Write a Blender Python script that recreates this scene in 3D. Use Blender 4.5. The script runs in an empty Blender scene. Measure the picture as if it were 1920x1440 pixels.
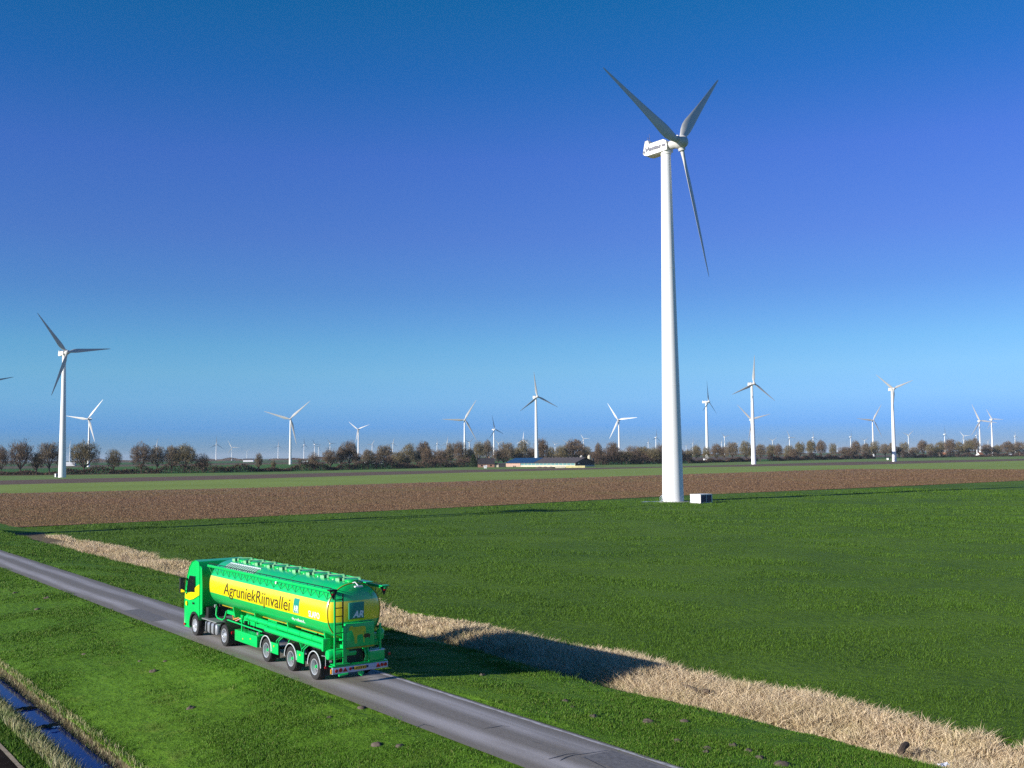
import bpy, bmesh, math, random
import numpy as np
from mathutils import Vector, Matrix

random.seed(7)
rng = np.random.default_rng(7)
R = math.radians
S = bpy.context.scene
COL = S.collection

# ------------------------------------------------------------------ camera
F_PX, CAM_H, ROLL, HORIZON = 2000.0, 9.1, 0.011, 854.0
PITCH = math.atan((HORIZON - 720) / F_PX)
_fwd = Vector((0, math.cos(PITCH), math.sin(PITCH)))
_up0 = Vector((0, -math.sin(PITCH), math.cos(PITCH)))
_r0 = Vector((1, 0, 0))
_right = _r0 * math.cos(ROLL) - _up0 * math.sin(ROLL)
_up = _up0 * math.cos(ROLL) + _r0 * math.sin(ROLL)
CAM = Vector((0, 0, CAM_H))
cd = bpy.data.cameras.new('camera')
cd.sensor_width = 36
cd.lens = 36 * F_PX / 1920
cd.clip_start = 0.5
cd.clip_end = 60000
cam = bpy.data.objects.new('camera', cd)
COL.objects.link(cam)
m3 = Matrix((_right, _up, -_fwd)).transposed()
cam.matrix_world = Matrix.Translation(CAM) @ m3.to_4x4()
S.camera = cam

# ------------------------------------------------------------------ light
T = Vector((-0.59, 0.807, 0)).normalized()        # along the road, away from the camera
N = Vector((T.y, -T.x, 0))                        # across the road, towards the big field
ROAD_ANG = math.atan2(T.y, T.x)
SUN_EL = R(18.2)
SUN_AZ = N * math.cos(R(4)) - T * math.sin(R(4))     # the way shadows fall on the ground
SUN_DIR = Vector((-SUN_AZ.x * math.cos(SUN_EL), -SUN_AZ.y * math.cos(SUN_EL), math.sin(SUN_EL)))  # towards the sun
sl = bpy.data.lights.new('sun', 'SUN')
sl.energy = 5.0
sl.angle = R(0.45)
sl.color = (1.0, 0.95, 0.87)
sun = bpy.data.objects.new('sun', sl)
COL.objects.link(sun)
sun.rotation_euler = (-SUN_DIR).to_track_quat('-Z', 'Y').to_euler()

W = bpy.data.worlds.new('World')
S.world = W
W.use_nodes = True
wn, wl = W.node_tree.nodes, W.node_tree.links
bg = wn['Background']
sky = wn.new('ShaderNodeTexSky')
sky.sky_type = 'NISHITA'
sky.sun_disc = False
sky.sun_elevation = SUN_EL
sky.sun_rotation = math.atan2(SUN_DIR.x, SUN_DIR.y)
sky.air_density = 1.0
sky.dust_density = 0.0
sky.ozone_density = 3.0
sky.altitude = 0
# sky tint by height above the horizon, darkened overhead to cut fill light (deep blue above, paler and cyan low down)
tc = wn.new('ShaderNodeTexCoord')
sep = wn.new('ShaderNodeSeparateXYZ')
wl.new(tc.outputs['Generated'], sep.inputs[0])
ramp = wn.new('ShaderNodeValToRGB')
wl.new(sep.outputs['Z'], ramp.inputs['Fac'])
SKY_TINT = [(0.0, (0.156, 0.26, 0.572)), (0.027, (0.135, 0.319, 0.925)), (0.052, (0.251, 0.441, 0.863)), (0.077, (0.301, 0.496, 0.789)), (0.102, (0.283, 0.489, 0.757)), (0.151, (0.256, 0.398, 0.725)), (0.2, (0.269, 0.365, 0.751)), (0.27, (0.241, 0.363, 0.805)), (0.338, (0.10, 0.367, 0.739)), (0.4, (0.048, 0.392, 0.67)), (0.6, (0.055, 0.28, 0.5)), (1.0, (0.035, 0.19, 0.38))]
el = ramp.color_ramp.elements
for i, (p, c) in enumerate(SKY_TINT):
    e = el[i] if i < 2 else el.new(p)
    e.position = p
    e.color = (*c, 1)
mul = wn.new('ShaderNodeMix')
mul.data_type = 'RGBA'
mul.blend_type = 'MULTIPLY'
mul.clamp_result = False
mul.inputs['Factor'].default_value = 1
wl.new(sky.outputs[0], mul.inputs[6])
wl.new(ramp.outputs[0], mul.inputs[7])
side = wn.new('ShaderNodeValToRGB')
mr = wn.new('ShaderNodeMapRange')
mr.inputs['From Min'].default_value = -1
wl.new(sep.outputs['X'], mr.inputs['Value'])
wl.new(mr.outputs[0], side.inputs['Fac'])
side.color_ramp.elements[0].color = (0.74, 0.97, 0.90, 1)
side.color_ramp.elements[1].color = (0.90, 0.79, 0.81, 1)
mul2 = wn.new('ShaderNodeMix')
mul2.data_type = 'RGBA'
mul2.blend_type = 'MULTIPLY'
mul2.inputs['Factor'].default_value = 1
wl.new(mul.outputs[2], mul2.inputs[6])
wl.new(side.outputs[0], mul2.inputs[7])
wl.new(mul2.outputs[2], bg.inputs['Color'])
bg.inputs['Strength'].default_value = 0.15

S.view_settings.view_transform = 'Standard'
S.view_settings.look = 'None'
S.view_settings.gamma = 1
S.view_settings.exposure = 0.45
S.view_settings.use_curve_mapping = False
S.cycles.max_bounces = 6
S.cycles.volume_bounces = 0
S.cycles.use_adaptive_sampling = True
S.cycles.use_denoising = False

# ------------------------------------------------------------------ helpers
GZ = -1.5                                         # level of the polder fields (the road is 0)

def ground_at(px, py, z=GZ):
    d = _fwd + _right * ((px - 960) / F_PX) + _up * ((720 - py) / F_PX)
    t = (z - CAM_H) / d.z
    return CAM + d * t

def UV(u, v, z=0.0):
    p = T * u + N * v
    return Vector((p.x, p.y, z))

def to_uv(p):
    return p.x * T.x + p.y * T.y, p.x * N.x + p.y * N.y

def tag(o, label=None, cat=None, group=None, kind=None):
    if label: o['label'] = label
    if cat: o['category'] = cat
    if group: o['group'] = group
    if kind: o['kind'] = kind
    return o

def empty(name, loc=(0, 0, 0), rz=0.0, **k):
    o = bpy.data.objects.new(name, None)
    COL.objects.link(o)
    o.location = loc
    o.rotation_euler = (0, 0, rz)
    o.empty_display_size = 0.3
    return tag(o, **k)

def link_mesh(name, me, parent=None, loc=None, rot=None, scale=None):
    o = bpy.data.objects.new(name, me)
    COL.objects.link(o)
    o.parent = parent
    if loc is not None: o.location = loc
    if rot is not None: o.rotation_euler = rot
    if scale is not None: o.scale = scale
    return o

class MB:
    def __init__(s):
        s.v, s.f, s.m = [], [], []
    def add(s, vs, fs, mi=0):
        b = len(s.v)
        s.v += [tuple(x) for x in vs]
        s.f += [tuple(i + b for i in f) for f in fs]
        s.m += [mi] * len(fs)
        return s
    def box(s, c, d, bev=0.0, mi=0, rot=None):
        bm = bmesh.new()
        bmesh.ops.create_cube(bm, size=1)
        for q in bm.verts:
            q.co = Vector((q.co.x * d[0], q.co.y * d[1], q.co.z * d[2]))
        if bev > 0:
            bmesh.ops.bevel(bm, geom=list(bm.edges), offset=bev, segments=2, affect='EDGES', profile=0.6)
        if rot: bmesh.ops.transform(bm, matrix=rot.to_4x4(), verts=bm.verts)
        bm.verts.index_update()
        s.add([q.co + Vector(c) for q in bm.verts], [[q.index for q in f.verts] for f in bm.faces], mi)
        bm.free()
        return s
    def cyl(s, p0, p1, r0, r1=None, n=12, caps=True, mi=0):
        r1 = r0 if r1 is None else r1
        p0, p1 = Vector(p0), Vector(p1)
        a = (p1 - p0).normalized()
        x = a.orthogonal().normalized()
        y = a.cross(x)
        vs = []
        for p, r in ((p0, r0), (p1, r1)):
            for i in range(n):
                t = 2 * math.pi * i / n
                vs.append(p + x * (r * math.cos(t)) + y * (r * math.sin(t)))
        fs = [(i, (i + 1) % n, n + (i + 1) % n, n + i) for i in range(n)]
        if caps: fs += [tuple(range(n - 1, -1, -1)), tuple(range(n, 2 * n))]
        return s.add(vs, fs, mi)
    def tube(s, pts, r, n=8, mi=0):
        pts = [Vector(p) for p in pts]
        vs, fs = [], []
        x = None
        for i, p in enumerate(pts):
            a = ((pts[min(i + 1, len(pts) - 1)] - pts[max(i - 1, 0)])).normalized()
            x = a.orthogonal().normalized() if x is None else (x - a * x.dot(a)).normalized()
            y = a.cross(x)
            for k in range(n):
                t = 2 * math.pi * k / n
                vs.append(p + x * (r * math.cos(t)) + y * (r * math.sin(t)))
        for i in range(len(pts) - 1):
            for k in range(n):
                fs.append((i * n + k, i * n + (k + 1) % n, (i + 1) * n + (k + 1) % n, (i + 1) * n + k))
        e = (len(pts) - 1) * n
        fs += [tuple(range(n - 1, -1, -1)), tuple(range(e, e + n))]
        return s.add(vs, fs, mi)
    def lathe(s, prof, axis='z', n=24, c=(0, 0, 0), mi=0):
        vs, fs = [], []
        for r, h in prof:
            for k in range(n):
                t = 2 * math.pi * k / n
                a, b = r * math.cos(t), r * math.sin(t)
                p = {'z': (a, b, h), 'y': (b, h, a), 'x': (h, a, b)}[axis]
                vs.append((p[0] + c[0], p[1] + c[1], p[2] + c[2]))
        for i in range(len(prof) - 1):
            for k in range(n):
                fs.append((i * n + k, i * n + (k + 1) % n, (i + 1) * n + (k + 1) % n, (i + 1) * n + k))
        if prof[0][0] > 1e-6: fs.append(tuple(range(n - 1, -1, -1)))
        if prof[-1][0] > 1e-6: fs.append(tuple(range((len(prof) - 1) * n, len(prof) * n)))
        return s.add(vs, fs, mi)
    def prism(s, poly, plane, d0, d1, mi=0):
        def P(a, b, d):
            return {'xz': (a, d, b), 'yz': (d, a, b), 'xy': (a, b, d)}[plane]
        n = len(poly)
        vs = [P(a, b, d0) for a, b in poly] + [P(a, b, d1) for a, b in poly]
        fs = [(i, (i + 1) % n, n + (i + 1) % n, n + i) for i in range(n)]
        fs += [tuple(range(n - 1, -1, -1)), tuple(range(n, 2 * n))]
        return s.add(vs, fs, mi)
    def loft(s, secs, closed_ends=True, mi=0):
        n = len(secs[0])
        vs = [p for sec in secs for p in sec]
        fs = []
        for i in range(len(secs) - 1):
            for k in range(n):
                fs.append((i * n + k, i * n + (k + 1) % n, (i + 1) * n + (k + 1) % n, (i + 1) * n + k))
        if closed_ends:
            fs += [tuple(range(n - 1, -1, -1)), tuple(range((len(secs) - 1) * n, len(secs) * n))]
        return s.add(vs, fs, mi)
    def mesh(s, name, mats, smooth=38):
        me = bpy.data.meshes.new(name)
        me.from_pydata(s.v, [], s.f)
        mats = mats if isinstance(mats, (list, tuple)) else [mats]
        for q in mats: me.materials.append(q)
        if len(mats) > 1: me.polygons.foreach_set('material_index', s.m)
        bm = bmesh.new(); bm.from_mesh(me)
        bmesh.ops.recalc_face_normals(bm, faces=bm.faces)
        bm.to_mesh(me); bm.free()
        if smooth:
            me.polygons.foreach_set('use_smooth', [True] * len(me.polygons))
            me.set_sharp_from_angle(angle=R(smooth))
        me.update()
        return me
    def build(s, name, mats, parent=None, smooth=38, **k):
        return tag(link_mesh(name, s.mesh(name, mats, smooth), parent), **k)

def np_mesh(name, verts, faces_flat, nper, material, smooth=False):
    me = bpy.data.meshes.new(name)
    nv, nf = len(verts), len(faces_flat) // nper
    me.vertices.add(nv)
    me.vertices.foreach_set('co', np.asarray(verts, np.float32).ravel())
    me.loops.add(nf * nper)
    me.loops.foreach_set('vertex_index', np.asarray(faces_flat, np.int32))
    me.polygons.add(nf)
    me.polygons.foreach_set('loop_start', np.arange(0, nf * nper, nper, dtype=np.int32))
    me.polygons.foreach_set('loop_total', np.full(nf, nper, np.int32))
    if smooth: me.polygons.foreach_set('use_smooth', np.ones(nf, bool))
    for q in (material if isinstance(material, (list, tuple)) else [material]): me.materials.append(q)
    me.update(calc_edges=True)
    me.validate()
    return me

# ------------------------------------------------------------------ materials
def nodes_of(name):
    m = bpy.data.materials.new(name)
    m.use_nodes = True
    nt = m.node_tree
    return m, nt.nodes, nt.links, nt.nodes['Principled BSDF']

def mixc(n, l, fac, a, b, blend='MIX'):
    x = n.new('ShaderNodeMix'); x.data_type = 'RGBA'; x.blend_type = blend
    for sock, val in ((x.inputs[0], fac), (x.inputs[6], a), (x.inputs[7], b)):
        if hasattr(val, 'is_output') or isinstance(val, bpy.types.NodeSocket): l.new(val, sock)
        elif isinstance(val, tuple): sock.default_value = (*val, 1)
        else: sock.default_value = val
    return x.outputs[2]

def noise(n, l, scale, detail=4, rough=0.55, vec=None, stretch=None, coord='Object'):
    t = n.new('ShaderNodeTexNoise')
    t.inputs['Scale'].default_value = scale
    t.inputs['Detail'].default_value = detail
    t.inputs['Roughness'].default_value = rough
    if vec is None:
        vec = n.new('ShaderNodeTexCoord').outputs[coord]
    if stretch:
        mp = n.new('ShaderNodeMapping'); mp.inputs['Scale'].default_value = stretch
        l.new(vec, mp.inputs[0]); vec = mp.outputs[0]
    l.new(vec, t.inputs['Vector'])
    return t.outputs['Fac']

def rampf(n, l, fac, stops):
    r = n.new('ShaderNodeValToRGB')
    l.new(fac, r.inputs[0])
    e = r.color_ramp.elements
    for i, (p, c) in enumerate(stops):
        q = e[i] if i < 2 else e.new(p)
        q.position = p
        q.color = (*c, 1) if isinstance(c, tuple) else (c, c, c, 1)
    return r.outputs[0]

def bump(n, l, bsdf, h, strength=0.4, dist=0.05):
    b = n.new('ShaderNodeBump')
    b.inputs['Strength'].default_value = strength
    b.inputs['Distance'].default_value = dist
    l.new(h, b.inputs['Height'])
    l.new(b.outputs[0], bsdf.inputs['Normal'])

def simple(name, c, rough=0.5, metal=0.0, var=0.12, scale=3.0, coat=0.0, emit=None):
    m, n, l, b = nodes_of(name)
    f = noise(n, l, scale)
    d = tuple(x * (1 - var) for x in c)
    e = tuple(min(1, x * (1 + var)) for x in c)
    l.new(mixc(n, l, rampf(n, l, f, [(0.3, 0.0), (0.7, 1.0)]), d, e), b.inputs['Base Color'])
    b.inputs['Roughness'].default_value = rough
    b.inputs['Metallic'].default_value = metal
    if coat:
        b.inputs['Coat Weight'].default_value = coat
        b.inputs['Coat Roughness'].default_value = 0.08
    return m

GREEN = (0.002, 0.55, 0.115)
YELLOW = (0.93, 0.76, 0.003)
M = {}
M['green'] = simple('green_paint', GREEN, 0.3, 0, 0.05, 1.5, coat=0.3)
M['greenshade'] = simple('green_paint_shaded', (0.002, 0.26, 0.06), 0.5, 0, 0.08, 2)  # green paint with the shade on the thin braces put into its colour
M['palegreen'] = simple('pale_green_fitting', (0.22, 0.52, 0.26), 0.45, 0, 0.1, 3)
M['disc'] = simple('wheel_disc_grey', (0.2, 0.2, 0.22), 0.5, 0.5, 0.15, 5)
M['yellow'] = simple('yellow_paint', YELLOW, 0.32, 0, 0.03, 1.5, coat=0.3)
M['teal'] = simple('teal_print', (0.01, 0.27, 0.20), 0.4, 0, 0.03)
M['whiteprint'] = simple('white_print', (0.85, 0.86, 0.88), 0.4, 0, 0.02)
M['brownprint'] = simple('dark_brown_print', (0.07, 0.045, 0.012), 0.4, 0, 0.05)
M['gold'] = simple('gold_line', (0.42, 0.30, 0.01), 0.4, 0, 0.06)
M['olive'] = simple('yellow_green_print', (0.62, 0.62, 0.03), 0.45, 0, 0.05)
M['rubber'] = simple('tyre_rubber', (0.022, 0.021, 0.021), 0.75, 0, 0.3, 6)
M['black'] = simple('black_plastic', (0.012, 0.012, 0.013), 0.55, 0, 0.3, 4)
M['steel'] = simple('galvanised_steel', (0.45, 0.46, 0.48), 0.4, 0.6, 0.1, 5)
M['alu'] = simple('wheel_alloy', (0.72, 0.73, 0.76), 0.3, 0.55, 0.06, 5)
M['fuel'] = simple('fuel_tank_aluminium', (0.42, 0.43, 0.47), 0.38, 0.5, 0.08, 4)
M['red'] = simple('red_lamp_glass', (0.45, 0.01, 0.02), 0.2, 0, 0.05)
M['amber'] = simple('amber_lamp_glass', (0.8, 0.32, 0.01), 0.2, 0, 0.05)
M['plate'] = simple('number_plate_yellow', (0.72, 0.42, 0.02), 0.4, 0, 0.05)
M['navy'] = simple('navy_print', (0.012, 0.015, 0.06), 0.45, 0, 0.05)
M['bumper'] = simple('bumper_light_grey', (0.5, 0.54, 0.66), 0.35, 0.1, 0.08, 4)
M['glass'] = simple('dark_glass', (0.01, 0.014, 0.016), 0.06, 0, 0.1)
M['mirror'] = simple('mirror_glass', (0.7, 0.7, 0.7), 0.03, 1.0, 0.01)
M['slat'] = simple('pale_slat', (0.72, 0.76, 0.78), 0.45, 0.2, 0.06)

def tank_material():
    m, n, l, b = nodes_of('tank_paint')
    co = n.new('ShaderNodeTexCoord').outputs['Object']
    sp = n.new('ShaderNodeSeparateXYZ'); l.new(co, sp.inputs[0])
    def step(val, edge, w=0.004):
        r = n.new('ShaderNodeMapRange')
        r.inputs['From Min'].default_value = edge - w
        r.inputs['From Max'].default_value = edge + w
        l.new(val, r.inputs['Value'])
        return r.outputs[0]
    a = step(sp.outputs['Z'], 2.42)
    c = step(sp.outputs['Z'], 3.24)
    sub = n.new('ShaderNodeMath'); sub.operation = 'SUBTRACT'
    l.new(a, sub.inputs[0]); l.new(c, sub.inputs[1])
    f = noise(n, l, 0.9, 3, vec=co)
    g = mixc(n, l, f, tuple(x * 0.93 for x in GREEN), tuple(x * 1.06 for x in GREEN))
    col = mixc(n, l, sub.outputs[0], g, YELLOW)
    # a thin film of road dust low down
    d = noise(n, l, 2.2, 5, vec=co, stretch=(0.4, 1, 2))
    col = mixc(n, l, rampf(n, l, d, [(0.5, 0.0), (0.8, 0.12)]), col, (0.25, 0.27, 0.2))
    l.new(col, b.inputs['Base Color'])
    b.inputs['Roughness'].default_value = 0.32
    b.inputs['Coat Weight'].default_value = 1.0
    b.inputs['Coat IOR'].default_value = 1.7
    b.inputs['Coat Roughness'].default_value = 0.24
    return m
M['tank'] = tank_material()

def grass_material(name, dark, light, dry, scale=1.0, dryamt=0.35):
    m, n, l, b = nodes_of(name)
    co = n.new('ShaderNodeTexCoord').outputs['Object']
    f1 = noise(n, l, 2.4 * scale, 6, 0.65, vec=co)
    f2 = noise(n, l, 0.16 * scale, 3, 0.5, vec=co)
    f3 = noise(n, l, 0.6 * scale, 4, 0.6, vec=co)
    c = mixc(n, l, rampf(n, l, f1, [(0.32, 0.0), (0.68, 1.0)]), dark, light)
    c = mixc(n, l, rampf(n, l, f2, [(0.35, 0.0), (0.7, 0.55)]), c, tuple(x * 1.25 for x in light))
    c = mixc(n, l, rampf(n, l, f3, [(0.58, 0.0), (0.78, dryamt)]), c, dry)
    l.new(c, b.inputs['Base Color'])
    b.inputs['Roughness'].default_value = 0.8
    b.inputs['Specular IOR Level'].default_value = 0.15
    f4 = noise(n, l, 0.035, 4, 0.6, vec=co, stretch=(1, 0.5, 1))
    c2 = mixc(n, l, rampf(n, l, f4, [(0.35, 0.0), (0.65, 1.0)]), mixc(n, l, 1.0, c, (0.82, 0.86, 0.8), 'MULTIPLY'), mixc(n, l, 1.0, c, (1.16, 1.1, 1.1), 'MULTIPLY'))
    l.new(c2, b.inputs['Base Color'])
    bump(n, l, b, f1, 0.9, 0.16)
    return m

def blade_material(name, stops, patch=None, pscale=0.3, rough=0.6, trans=0.0):
    m, n, l, b = nodes_of(name)
    g = n.new('ShaderNodeNewGeometry')
    c = rampf(n, l, g.outputs['Random Per Island'], stops)
    if patch:
        f = noise(n, l, pscale, 4, 0.6)
        c = mixc(n, l, rampf(n, l, f, [(0.48, 0.0), (0.72, patch[1])]), c, patch[0])
    l.new(c, b.inputs['Base Color'])
    b.inputs['Roughness'].default_value = rough
    b.inputs['Specular IOR Level'].default_value = 0.2
    return m

M['grass'] = grass_material('verge_grass', (0.055, 0.13, 0.009), (0.105, 0.22, 0.016), (0.18, 0.18, 0.05))
M['wheat'] = grass_material('young_crop', (0.052, 0.11, 0.007), (0.098, 0.18, 0.013), (0.125, 0.175, 0.025), 0.8, 0.3)
M['clod'] = blade_material('soil_clods', [(0.0, (0.12, 0.065, 0.033)), (0.6, (0.26, 0.15, 0.08)), (1.0, (0.38, 0.24, 0.135))], ((0.22, 0.17, 0.06), 0.55), 0.02)
M['blade'] = blade_material('grass_blades', [(0.0, (0.035, 0.10, 0.006)), (0.6, (0.078, 0.18, 0.013)), (0.9, (0.115, 0.22, 0.022)), (1.0, (0.22, 0.22, 0.07))],
                            ((0.12, 0.205, 0.018), 0.5), 0.35)
M['crop'] = blade_material('crop_leaves', [(0.0, (0.03, 0.075, 0.005)), (0.7, (0.068, 0.145, 0.01)), (1.0, (0.11, 0.19, 0.018))],
                           ((0.075, 0.16, 0.012), 0.5), 0.12)
M['reed'] = blade_material('dry_reed', [(0.0, (0.36, 0.25, 0.14)), (0.4, (0.68, 0.53, 0.34)), (0.9, (0.85, 0.70, 0.49)), (1.0, (0.3, 0.27, 0.08))],
                           ((0.42, 0.36, 0.14), 0.4), 0.25)
M['bankgrass'] = blade_material('bank_dry_grass', [(0.0, (0.22, 0.18, 0.07)), (0.5, (0.42, 0.38, 0.2)), (0.85, (0.5, 0.46, 0.28)), (1.0, (0.12, 0.22, 0.03))],
                                ((0.1, 0.2, 0.03), 0.6), 0.6)

def earth_material():
    m, n, l, b = nodes_of('ditch_earth')
    f = noise(n, l, 1.8, 6, 0.65)
    l.new(rampf(n, l, f, [(0.3, (0.035, 0.025, 0.014)), (0.55, (0.13, 0.095, 0.05)), (0.75, (0.09, 0.11, 0.03))]), b.inputs['Base Color'])
    b.inputs['Roughness'].default_value = 0.9
    bump(n, l, b, f, 0.8, 0.12)
    return m
M['earth'] = earth_material()

def soil_material(name, a, b_, c, rowscale=2.2):
    m, n, l, b = nodes_of(name)
    co = n.new('ShaderNodeTexCoord').outputs['Object']
    f = noise(n, l, 0.9, 7, 0.7, vec=co)
    g = noise(n, l, 0.05, 3, 0.5, vec=co, stretch=(1, 0.35, 1))
    h = noise(n, l, rowscale * 0.35, 5, 0.7, vec=co, stretch=(1.0, 0.12, 1))
    col = mixc(n, l, rampf(n, l, f, [(0.3, 0.0), (0.7, 1.0)]), a, b_)
    col = mixc(n, l, rampf(n, l, g, [(0.35, 0.0), (0.75, 0.6)]), col, c)
    col = mixc(n, l, rampf(n, l, h, [(0.4, 0.0), (0.7, 0.4)]), col, tuple(x * 0.55 for x in a))
    k1 = noise(n, l, 0.22, 6, 0.75, vec=co, stretch=(1, 0.3, 1))
    col = mixc(n, l, rampf(n, l, k1, [(0.35, 0.0), (0.65, 0.75)]), col, tuple(x * 0.62 for x in a))
    k2 = noise(n, l, 0.012, 3, 0.5, vec=co)
    col = mixc(n, l, rampf(n, l, k2, [(0.45, 0.0), (0.75, 0.55)]), col, (c[0] * 0.8, c[1] * 0.95, c[2] * 0.6))
    l.new(col, b.inputs['Base Color'])
    b.inputs['Roughness'].default_value = 0.9
    bump(n, l, b, f, 1.0, 0.25)
    return m
M['soil'] = soil_material('ploughed_soil', (0.24, 0.12, 0.05), (0.44, 0.25, 0.125), (0.31, 0.23, 0.085))
M['soil2'] = soil_material('dark_soil', (0.13, 0.07, 0.045), (0.22, 0.13, 0.085), (0.17, 0.11, 0.07))

def field_green(name, a, b_):
    m, n, l, b = nodes_of(name)
    co = n.new('ShaderNodeTexCoord').outputs['Object']
    f = noise(n, l, 0.5, 6, 0.65, vec=co)
    g = noise(n, l, 0.02, 3, 0.5, vec=co)
    col = mixc(n, l, rampf(n, l, f, [(0.3, 0.0), (0.7, 1.0)]), a, b_)
    col = mixc(n, l, rampf(n, l, g, [(0.35, 0.0), (0.7, 0.5)]), col, tuple(x * 1.2 for x in b_))
    l.new(col, b.inputs['Base Color'])
    b.inputs['Roughness'].default_value = 0.85
    b.inputs['Specular IOR Level'].default_value = 0.15
    bump(n, l, b, f, 0.8, 0.15)
    return m
M['strip'] = field_green('light_green_crop', (0.19, 0.26, 0.05), (0.25, 0.33, 0.075))
M['strip2'] = field_green('pale_green_pasture', (0.13, 0.2, 0.05), (0.18, 0.26, 0.07))

def patchwork():
    m, n, l, b = nodes_of('far_polder_fields')
    co = n.new('ShaderNodeTexCoord').outputs['Object']
    mp = n.new('ShaderNodeMapping'); mp.inputs['Scale'].default_value = (1 / 420.0, 1 / 900.0, 1)
    l.new(co, mp.inputs[0])
    v = n.new('ShaderNodeTexVoronoi'); v.distance = 'CHEBYCHEV'; v.inputs['Scale'].default_value = 1.0
    v.inputs['Randomness'].default_value = 0.55
    l.new(mp.outputs[0], v.inputs['Vector'])
    sp = n.new('ShaderNodeSeparateColor'); l.new(v.outputs['Color'], sp.inputs[0])
    r = rampf(n, l, sp.outputs[0], [(0.0, (0.06, 0.17, 0.03)), (0.34, (0.14, 0.10, 0.075)), (0.62, (0.08, 0.2, 0.035)), (0.85, (0.18, 0.15, 0.08))])
    r.node.color_ramp.interpolation = 'CONSTANT'
    f = noise(n, l, 0.08, 5, vec=co)
    c = mixc(n, l, f, r, mixc(n, l, 1.0, r, (0.6, 0.6, 0.6), 'MULTIPLY'))
    l.new(c, b.inputs['Base Color'])
    b.inputs['Roughness'].default_value = 0.9
    b.inputs['Specular IOR Level'].default_value = 0.1
    return m
M['far'] = patchwork()

def road_material():
    m, n, l, b = nodes_of('worn_asphalt')
    co = n.new('ShaderNodeTexCoord').outputs['Object']          # x along the road, y across
    sp = n.new('ShaderNodeSeparateXYZ'); l.new(co, sp.inputs[0])
    grain = noise(n, l, 14, 5, 0.7, vec=co)
    blot = noise(n, l, 0.7, 4, 0.6, vec=co, stretch=(0.25, 1, 1))
    streak = noise(n, l, 3.0, 4, 0.6, vec=co, stretch=(0.03, 1, 1))
    col = mixc(n, l, rampf(n, l, grain, [(0.3, 0.0), (0.7, 1.0)]), (0.175, 0.152, 0.125), (0.27, 0.24, 0.205))
    # worn, paler wheel tracks: distance of |y + 20.8| from 0.95 m, wandering a little
    w = noise(n, l, 0.08, 2, 0.5, vec=co, stretch=(1, 0, 0))
    a = n.new('ShaderNodeMath'); a.operation = 'ADD'; a.inputs[1].default_value = 20.8; l.new(sp.outputs['Y'], a.inputs[0])
    a2 = n.new('ShaderNodeMath'); a2.operation = 'MULTIPLY_ADD'; a2.inputs[1].default_value = 0.9; a2.inputs[2].default_value = -0.45
    l.new(w, a2.inputs[0])
    a3 = n.new('ShaderNodeMath'); a3.operation = 'ADD'; l.new(a.outputs[0], a3.inputs[0]); l.new(a2.outputs[0], a3.inputs[1])
    ab = n.new('ShaderNodeMath'); ab.operation = 'ABSOLUTE'; l.new(a3.outputs[0], ab.inputs[0])
    s2 = n.new('ShaderNodeMath'); s2.operation = 'SUBTRACT'; s2.inputs[1].default_value = 0.85; l.new(ab.outputs[0], s2.inputs[0])
    ab2 = n.new('ShaderNodeMath'); ab2.operation = 'ABSOLUTE'; l.new(s2.outputs[0], ab2.inputs[0])
    track = rampf(n, l, ab2.outputs[0], [(0.15, 1.0), (0.55, 0.0)])
    t2 = n.new('ShaderNodeMath'); t2.operation = 'MULTIPLY'; l.new(track, t2.inputs[0]); l.new(rampf(n, l, blot, [(0.2, 0.3), (0.7, 0.9)]), t2.inputs[1])
    col = mixc(n, l, t2.outputs[0], col, (0.48, 0.45, 0.45))
    col = mixc(n, l, rampf(n, l, streak, [(0.5, 0.0), (0.75, 0.45)]), col, (0.15, 0.14, 0.125))
    # pale, broken concrete edging towards the field and mud towards both grass edges
    edge = rampf(n, l, ab.outputs[0], [(0.0, 0.0), (1.0, 1.0)])
    eb = n.new('ShaderNodeMath'); eb.operation = 'ABSOLUTE'; l.new(a.outputs[0], eb.inputs[0])
    ed = n.new('ShaderNodeMapRange'); ed.inputs['From Min'].default_value = 1.4; ed.inputs['From Max'].default_value = 1.8
    l.new(eb.outputs[0], ed.inputs['Value'])
    mud = noise(n, l, 1.6, 5, 0.65, vec=co, stretch=(0.5, 1, 1))
    mm = n.new('ShaderNodeMath'); mm.operation = 'MULTIPLY'; l.new(ed.outputs[0], mm.inputs[0]); l.new(rampf(n, l, mud, [(0.35, 0.1), (0.7, 0.9)]), mm.inputs[1])
    col = mixc(n, l, mm.outputs[0], col, (0.19, 0.165, 0.12))
    l.new(col, b.inputs['Base Color'])
    b.inputs['Roughness'].default_value = 0.62
    bump(n, l, b, grain, 0.35, 0.02)
    return m
M['road'] = road_material()
M['edge'] = simple('pale_concrete', (0.42, 0.41, 0.43), 0.75, 0, 0.3, 4)
M['patch'] = simple('asphalt_patch', (0.17, 0.16, 0.155), 0.7, 0, 0.25, 6)
M['tar'] = simple('tar_seal', (0.045, 0.045, 0.05), 0.5, 0, 0.2, 5)
M['darkpath'] = simple('dark_asphalt_path', (0.016, 0.011, 0.009), 1.0, 0, 0.5, 2)
M['darkpath'].node_tree.nodes['Principled BSDF'].inputs['Specular IOR Level'].default_value = 0.05
M['pathedge'] = simple('weathered_edging', (0.33, 0.26, 0.18), 0.8, 0, 0.35, 5)

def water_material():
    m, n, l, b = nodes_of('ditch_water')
    b.inputs['Base Color'].default_value = (0.006, 0.10, 0.42, 1)  # blue of the mirrored sky put into the base colour
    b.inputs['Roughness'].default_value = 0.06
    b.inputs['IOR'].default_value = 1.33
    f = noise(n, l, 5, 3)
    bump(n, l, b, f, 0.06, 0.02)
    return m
M['water'] = water_material()

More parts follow.
